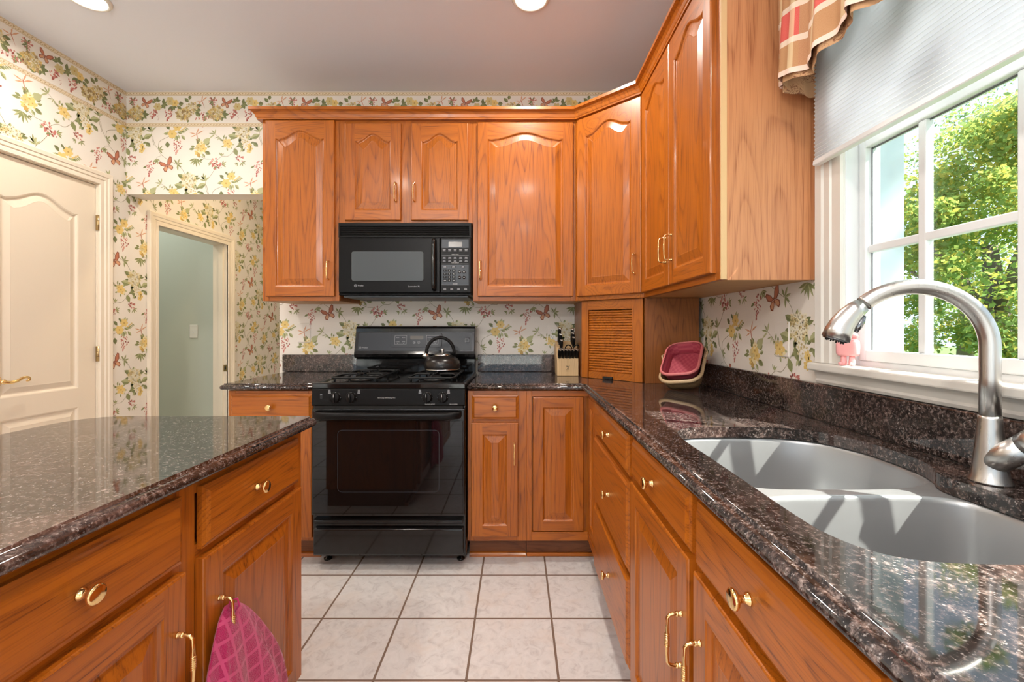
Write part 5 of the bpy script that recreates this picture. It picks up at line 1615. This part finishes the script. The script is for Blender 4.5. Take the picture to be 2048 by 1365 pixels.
def tray(mb, rx, ry, d0, depth, r, m, thick=.004):
    rings = [ringb(rx, ry, d0, r), ringb(rx * .93, ry * .93, d0 + depth * .5, r * .95), ringb(rx * .84, ry * .86, d0 + depth, r * .8), ringb(rx * .80, ry * .82, d0 + depth + .002, r * .75),
             ringb(rx * .80, ry * .82, d0 + depth - thick, r * .75), ringb(rx * .90, ry * .91, d0 + depth * .5, r * .9), ringb(rx - thick, ry - thick, d0, r)]
    n = len(rings[0])
    ids = [[mb.vert(p) for p in q] for q in rings]
    for i in range(len(ids) - 1):
        for k in range(n):
            j = (k + 1) % n
            mb.face((ids[i][k], ids[i][j], ids[i + 1][j], ids[i + 1][k]), m, True, ((k / n, i / 6), ((k + 1) / n, i / 6), ((k + 1) / n, (i + 1) / 6), (k / n, (i + 1) / 6)))
    for row in (ids[3], ids[4]):
        pl = rings[3 if row is ids[3] else 4]
        mb.face(row, m, False, [(.5 + .5 * math.cos(2 * PI * k / n), .5 + .5 * math.sin(2 * PI * k / n)) for k in range(n)])
def rimtube(mb, rx, ry, d, r, rad, m):
    P = ringb(rx, ry, d, r); P.append(P[0]); mb.tube(P, rad, m, 8, False, 1.6)
zmin = min(p[2] for p in ringb(.090 * .80, .132 * .82, .064, .04))
C0.z += TOP + .003 - min(min(p[2] for p in ringb(.090, .132, .0, .055)) - .006, zmin)
bs = thing('basket', 'oval tan basket leaning in the corner beside the appliance garage', 'basket', (C0.x, C0.y, TOP))
mb = MB(); tray(mb, .090, .132, .0, .062, .055, 'wicker'); mb.build('weave', bs, recalc=True)
mb = MB(); rimtube(mb, .091, .133, .003, .056, .0050, 'rim_tan'); mb.build('rim', bs)
mb = MB()
for s in (-1, 1):
    c = C0 + bu * (s * .092) + bv * .05
    mb.tube([tuple(c + bv * .03), tuple(c + bu * s * .010 + bn * .012), tuple(c - bv * .03)], .004, 'rim_tan', 8)
mb.build('side_grip', bs)
ln = thing('bread_tray', 'plum plaid dish nested inside the tan basket', 'dish', (C0.x, C0.y, C0.z - .02))
old = C0.copy(); C0 = C0 + bn * .026 + bv * .004
mb = MB(); tray(mb, .080, .119, .0, .052, .050, 'plum', .004); mb.build('dish', ln, recalc=True)
mb = MB(); rimtube(mb, .0815, .1205, .0, .051, .0042, 'plum_rim'); mb.build('rim', ln)['label'] = 'rose coloured rolled edge'
C0 = old

# ------------------------------------------------------------------ pink figurine on the sill
M['pink'] = plain('pink_vinyl', (0.80, 0.36, 0.36), 0.4)
fg0 = Vector((.9225, 1.215, 1.0845))
fgx = thing('figurine', 'small pink headless figurine with two legs standing on the window sill', 'figurine', fg0)
Ff = frame((fg0.x, fg0.y), (.45, -.9), (-.9, -.45))
mb = MB(Ff)
z0 = fg0.z
sec = [(.0215, .010, .027), (.0240, .0125, .029), (.0262, .0135, .034), (.0268, .014, .052), (.0262, .0135, .066), (.024, .012, .071), (.020, .009, .0725)]
mb.loops([[(a, d, z0 + z) for a, d in rrect(-rx, rx, -ry, ry, min(rx, ry) * .6, 4)] for rx, ry, z in sec], 'pink', True, True, True, True)
mb.build('body', fgx)
for s in (-1, 1):
    mb = MB(); c = Ff(s * .0105, 0, z0)
    mb.lathe([(0, .001), (.0075, .001), (.0080, .008), (.0068, .018), (.0062, .030), (0, .030)], c, (0, 0, 1), 'pink', 16)
    mb.build('leg', fgx)
    mb = MB(); c = Ff(s * .0125, .004, z0)
    P = [Ff(s * .010, -.008, z0 + .0048), Ff(s * .012, .004, z0 + .0052), Ff(s * .0145, .014, z0 + .0045)]
    mb.tube([tuple(p) for p in P], [.004, .0072, .004], 'pink', 12, True, .7); mb.build('foot', fgx)
mb = MB(); P = [Ff(-.002, .002, z0 + .073), Ff(.006, .002, z0 + .082), Ff(.018, .002, z0 + .083), Ff(.026, .002, z0 + .080)]
mb.tube([tuple(p) for p in P], [.008, .0085, .0078, .005], 'pink', 12); mb.tube([tuple(Ff(-.006, 0, z0 + .070)), tuple(Ff(-.009, 0, z0 + .088)), tuple(Ff(-.008, 0, z0 + .093))], [.005, .0042, .0025], 'pink', 10); mb.build('folded_arms', fgx)

# ------------------------------------------------------------------ pleated shade
sh = thing('window_shade', 'white pleated cellular shade pulled halfway down over the sink window', 'window shade', (.893, .6, 1.672))
SY0, SY1 = -.45, 1.302
mb = MB()
n = 48; z = 1.690; pz = .0118
rows = []
for k in range(2 * n + 1):
    rows.append([(.893 - (.0068 if k % 2 else 0), y, z + k * pz / 2) for y in (SY0, SY1)])
mb.grid(rows, 'shade', None, False)
rows = [[(.8965 + (.0068 if k % 2 else 0) - .001, y, z + k * pz / 2) for y in (SY0, SY1)] for k in range(2 * n + 1)]
mb.grid(rows, 'shade', None, False)
mb.build('pleats', sh, recalc=False)
mb = MB(); mb.loops([[(.8835, y, 1.678), (.885, y, 1.675), (.903, y, 1.675), (.9045, y, 1.678), (.903, y, 1.690), (.885, y, 1.690)] for y in (SY0, SY1)], 'white', True, False, True, True); mb.build('bottom_rail', sh)
mb = MB(); mb.box(.872, .912, SY0, SY1, z + n * pz, z + n * pz + .045, 'white'); mb.build('head_rail', sh, .003)

# ------------------------------------------------------------------ plaid valance
def plaid():
    m, nt, b = new_mat('tan_red_plaid_cloth')
    uv = N(nt, 'ShaderNodeUVMap'); sp = N(nt, 'ShaderNodeSeparateXYZ'); nt.links.new(uv.outputs[0], sp.inputs[0])
    def stripes(o, period, off, stops):
        f = math_n(nt, 'FRACT', math_n(nt, 'DIVIDE', math_n(nt, 'ADD', o, off), period))
        return ramp(nt, f, stops, 'CONSTANT')
    u, v = sp.outputs[0], sp.outputs[1]
    one, zero = (1, 1, 1), (0, 0, 0)
    # red band on rows and columns
    rv = stripes(v, .19, 0.0, [(0, zero), (.42, one), (.74, zero)])
    ru = stripes(u, .15, 0.02, [(0, one), (.60, zero)])
    red = math_n(nt, 'MULTIPLY', rv, ru)
    cv = stripes(v, .19, 0.0, [(0, zero), (.35, one), (.42, zero), (.74, one), (.81, zero)])
    cu = stripes(u, .075, 0.012, [(0, zero), (.80, one), (.99, zero)])
    wv = noise(nt, vmul(nt, uv.outputs[0], (1, 1, 1)), 700.0, 1.0)
    base = mixc(nt, wv, (0.40, 0.185, 0.09), (0.56, 0.31, 0.17))
    c = mixc(nt, math_n(nt, 'MULTIPLY', ru, 0.25), base, (0.50, 0.30, 0.13))
    c = mixc(nt, red, c, mixc(nt, wv, (0.60, 0.075, 0.065), (0.68, 0.17, 0.14)))
    c = mixc(nt, math_n(nt, 'MULTIPLY', cu, 0.6), c, (0.72, 0.58, 0.36))
    c = mixc(nt, math_n(nt, 'MULTIPLY', cv, 0.75), c, (0.82, 0.70, 0.58))
    hem = math_n(nt, 'LESS_THAN', v, .012)
    c = mixc(nt, hem, c, (0.82, 0.62, 0.52))
    nt.links.new(c, b.inputs['Base Color']); b.inputs['Roughness'].default_value = 0.85
    b.inputs['Specular IOR Level'].default_value = 0.15
    return m
M['plaid'] = plaid()
def toile():
    m, nt, b = new_mat('tan_print_lining')
    uv = N(nt, 'ShaderNodeUVMap')
    n1 = noise(nt, uv.outputs[0], 34.0, 2.0, 0.6, 2.5)
    f = ramp(nt, n1, [(.44, (0, 0, 0)), (.49, (1, 1, 1)), (.54, (0, 0, 0))])
    vo = noise(nt, uv.outputs[0], 14.0, 0.0)
    g = ramp(nt, vo, [(.50, (0, 0, 0)), (.58, (1, 1, 1))])
    c = mixc(nt, math_n(nt, 'MULTIPLY', f, g), (0.52, 0.30, 0.16), (0.16, 0.045, 0.025))
    nt.links.new(c, b.inputs['Base Color']); b.inputs['Roughness'].default_value = 0.85
    b.inputs['Specular IOR Level'].default_value = 0.15
    return m
M['toile'] = toile()
va = thing('valance', 'tan and red plaid valance hanging above the window shade', 'valance', (.80, .6, 1.88))
VT = 2.36
def vline(s):
    """plan of the cloth along its length s (metres from the wall at the cabinet end) -> x, y."""
    if s < .140: return (.925 - s * 1.0, 1.315)
    return (.785, 1.315 - (s - .142))
plan = []
for k in range(0, 3 * 160 + 1):
    s = k * 1.84 / 480
    plan.append(s)
rows, uvs = [], []
nv = 16
def cloth(s, t):
    """t 0 at hem .. 1 at top."""
    x, y = vline(s)
    am = .016 * (1 - .75 * t)
    ph = s * 2 * PI / .125
    w = math.sin(ph) + .35 * math.sin(2.3 * ph + 1)
    if s < .140: y += am * .5 * w * min(1, s / .03)
    else: x += am * w
    if s < .15: y += -.010 * (1 - t)
    else: x -= .018 * (1 - t)
    hem = 1.898 - .010 * math.sin(ph * .5) + .016 * max(0, math.sin((s - .30) * PI / .40)) * (1 if s > .3 else 0)
    if s < .30: hem += .014 * (.5 + .5 * math.cos(PI * s / .30))
    return (x, y, hem + (VT - hem) * t)
for j in range(nv + 1):
    t = (j / nv) ** 1.3
    rows.append([cloth(s, t) for s in plan]); uvs.append([(s * .85, .0 + t * .36) for s in plan])
mb = MB(); mb.grid(rows, 'plaid', uvs); mb.build('plaid_cloth', va, recalc=False)
mb = MB()
rows, uvs = [], []
for j in range(9):
    t = j / 8
    row = []
    for s in plan:
        p = cloth(s, .0)
        q = cloth(s, .35 * t)
        dx, dy = (0.004, -.010) if s < .140 else (.012, -.002)
        row.append((p[0] + dx * (1 + .6 * t), p[1] + dy, p[2] - .014 - .010 * max(0, 1 - abs(s - .05) / .14) + t * .16))
    rows.append(row); uvs.append([(s, t * .16) for s in plan])
mb.grid(rows, 'toile', uvs); mb.build('print_lining', va, recalc=False)['label'] = 'tan lining band with a dark brown print'
mb = MB(); mb.box(.800, XR - .003, -.51, 1.300, VT - .003, VT + .016, 'white'); mb.build('mounting_board', va, .002)

# ------------------------------------------------------------------ pink towel on the island door pull
def towel_mat():
    m, nt, b = new_mat('raspberry_terry')
    uv = N(nt, 'ShaderNodeUVMap'); sp = N(nt, 'ShaderNodeSeparateXYZ'); nt.links.new(uv.outputs[0], sp.inputs[0])
    def ln(o, per):
        f = math_n(nt, 'FRACT', math_n(nt, 'DIVIDE', o, per)); return math_n(nt, 'LESS_THAN', math_n(nt, 'ABSOLUTE', math_n(nt, 'SUBTRACT', f, .5)), .10)
    g = math_n(nt, 'MAXIMUM', ln(sp.outputs[0], .034), ln(sp.outputs[1], .034))
    n = noise(nt, uv.outputs[0], 420.0, 2.0)
    c = mixc(nt, n, (0.40, 0.009, 0.085), (0.55, 0.028, 0.145))
    c = mixc(nt, math_n(nt, 'MULTIPLY', g, .85), c, (0.60, 0.085, 0.205))
    nt.links.new(c, b.inputs['Base Color']); b.inputs['Roughness'].default_value = 0.95; b.inputs['Specular IOR Level'].default_value = 0.1
    b.inputs['Sheen Weight'].default_value = 0.4
    h = math_n(nt, 'MULTIPLY', n, math_n(nt, 'SUBTRACT', 1.0, g))
    bump(nt, b, h, 0.9, 0.004)
    return m
M['terry'] = towel_mat()
ty = .960; tx = XI + .020
tw = thing('towel', 'raspberry pink terry towel hanging from the island door pull', 'towel', (tx + .03, ty, .18))
mb = MB(); rows, uvs = [], []
nt_, nz = 90, 40
for j in range(nz + 1):
    t = j / nz
    z = .572 - .385 * t
    hw = .010 + .150 * min(1, t / .80) ** .58
    dp = .012 + .050 * min(1, t / .60) ** .7
    row, uvr = [], []
    for k in range(nt_ + 1):
        a = 2 * PI * k / nt_ - PI / 2
        f = 1 + min(1, t * 2.5) * (.15 * math.sin(6 * a + 1.2 + .9 * t) + .10 * math.sin(11 * a + 2.5 * t) + .04 * math.sin(19 * a + 1))
        yy = ty + .004 + (hw * math.cos(a)) * (.80 + .20 * f) + .008 * t + .012 * min(1, t * 2) * math.sin(5 * a + 2)
        xx = tx + .006 + dp * .59 * (1 + math.sin(a)) * (.35 + .65 * f)
        row.append((xx, yy, z + .012 * math.sin(3 * a) * t))
    L = [0.0]
    for p, q in zip(row, row[1:]): L.append(L[-1] + (Vector(q) - Vector(p)).length)
    for k in range(nt_ + 1): uvr.append((L[k] - L[nt_ // 2] + .5, t * .40))
    rows.append(row); uvs.append(uvr)
mb.grid(rows, 'terry', uvs, True, False)
mb.face([mb.vert(p) for p in rows[-1]], 'terry', True, [(0, 0)] * (nt_ + 1))
mb.face([mb.vert(p) for p in rows[0]], 'terry', True, [(0, 0)] * (nt_ + 1))
mb.build('cloth', tw)
mb = MB(); lp = [(XI + .0495, ty, .560), (XI + .058, ty + .006, .574), (XI + .054, ty + .004, .590), (XI + .044, ty - .004, .590), (XI + .040, ty - .006, .574), (XI + .0465, ty, .562)]
mb.tube(lp, .0022, 'terry', 8); mb.build('hanging_loop', tw)

# ------------------------------------------------------------------ trees outside
def tree(x, y, r, zc, n, mats, label, seed, leaf=.10, grp='trees outside the sink window', vs=1.25):
    rnd = random.Random(seed)
    t = thing('tree', label, 'tree', (x, y, -.6), grp)
    mb = MB()
    mb.tube([(x, y, -.6), (x + .05, y, zc * .4), (x, y + .1, zc)], [.20, .15, .08], 'bark', 10)
    for k in range(6):
        a = k * 1.05; mb.tube([(x, y, zc * (.3 + .08 * k)), (x + r * .35 * math.cos(a), y + r * .35 * math.sin(a), zc * (.55 + .08 * k)), (x + r * .8 * math.cos(a), y + r * .8 * math.sin(a), zc * (.75 + .1 * k))], [.07, .045, .015], 'bark', 6)
    mb.build('trunk', t)
    mb = MB()
    cl = []
    for k in range(60):
        a = rnd.uniform(0, 2 * PI); u = rnd.uniform(-1, 1); q = r * rnd.uniform(.45, 1.0)
        s = math.sqrt(1 - u * u)
        cl.append((x + q * s * math.cos(a), y + q * s * math.sin(a), zc + q * vs * u, rnd.uniform(.5, 1.0) * r * .42, rnd.random()))
    for k in range(n):
        c = rnd.choice(cl)
        a = rnd.uniform(0, 2 * PI); u = rnd.uniform(-1, 1); s = math.sqrt(1 - u * u); q = c[3] * rnd.random() ** .45
        p = Vector((c[0] + q * s * math.cos(a), c[1] + q * s * math.sin(a), c[2] + q * u * .75))
        if p.z < -.55: continue
        d = Vector((rnd.uniform(-1, 1), rnd.uniform(-1, 1), rnd.uniform(-.9, .3))).normalized(); e = d.orthogonal().normalized()
        e = (e * math.cos(q * 40) + d.cross(e) * math.sin(q * 40))
        L = leaf * rnd.uniform(.7, 1.3)
        m = mats[0] if rnd.random() < .55 else (mats[1] if rnd.random() < .55 + .3 * (c[4] - .5) else mats[2])
        mb.poly([p, p + d * L * .5 + e * L * .30, p + d * L, p + d * L * .5 - e * L * .30], m)
    mb.build('foliage', t, recalc=False)
TREES = [(6.4, 5.8, 1.3, 2.3, 2.2, 26000, ('leaf_a', 'leaf_b', 'leaf_a'), 'bright yellow green tree nearest the sink window'),
         (10.4, 6.4, 1.4, 3.0, 2.4, 15000, ('leaf_c', 'leaf_a', 'leaf_b'), 'deep green tree rising behind the right hand panes'),
         (6.6, 10.2, 1.6, 2.8, 2.2, 17000, ('leaf_a', 'leaf_b', 'leaf_c'), 'yellowing tree behind the left hand panes'),
         (11.4, 11.1, 1.7, 3.8, 2.4, 15000, ('leaf_a', 'leaf_c', 'leaf_b'), 'tall green tree standing farthest back'),
         (14.7, 6.4, 1.5, 3.0, 2.4, 9000, ('leaf_c', 'leaf_a', 'leaf_b'), 'dark green tree far to the right beyond the lawn'),
         (6.3, .45, 1.9, 8.3, 1.2, 15000, ('leaf_a', 'leaf_c', 'leaf_b'), 'unseen tall tree added to shade part of the sink window'),  # added out of view; crown keeps sun off the large bowl
]
for i, (x, y, r, zc, vs, n, ms, lb) in enumerate(TREES): tree(x, y, r, zc, n, ms, lb, 40 + i, .075 if zc < 7 else .15, vs=vs)
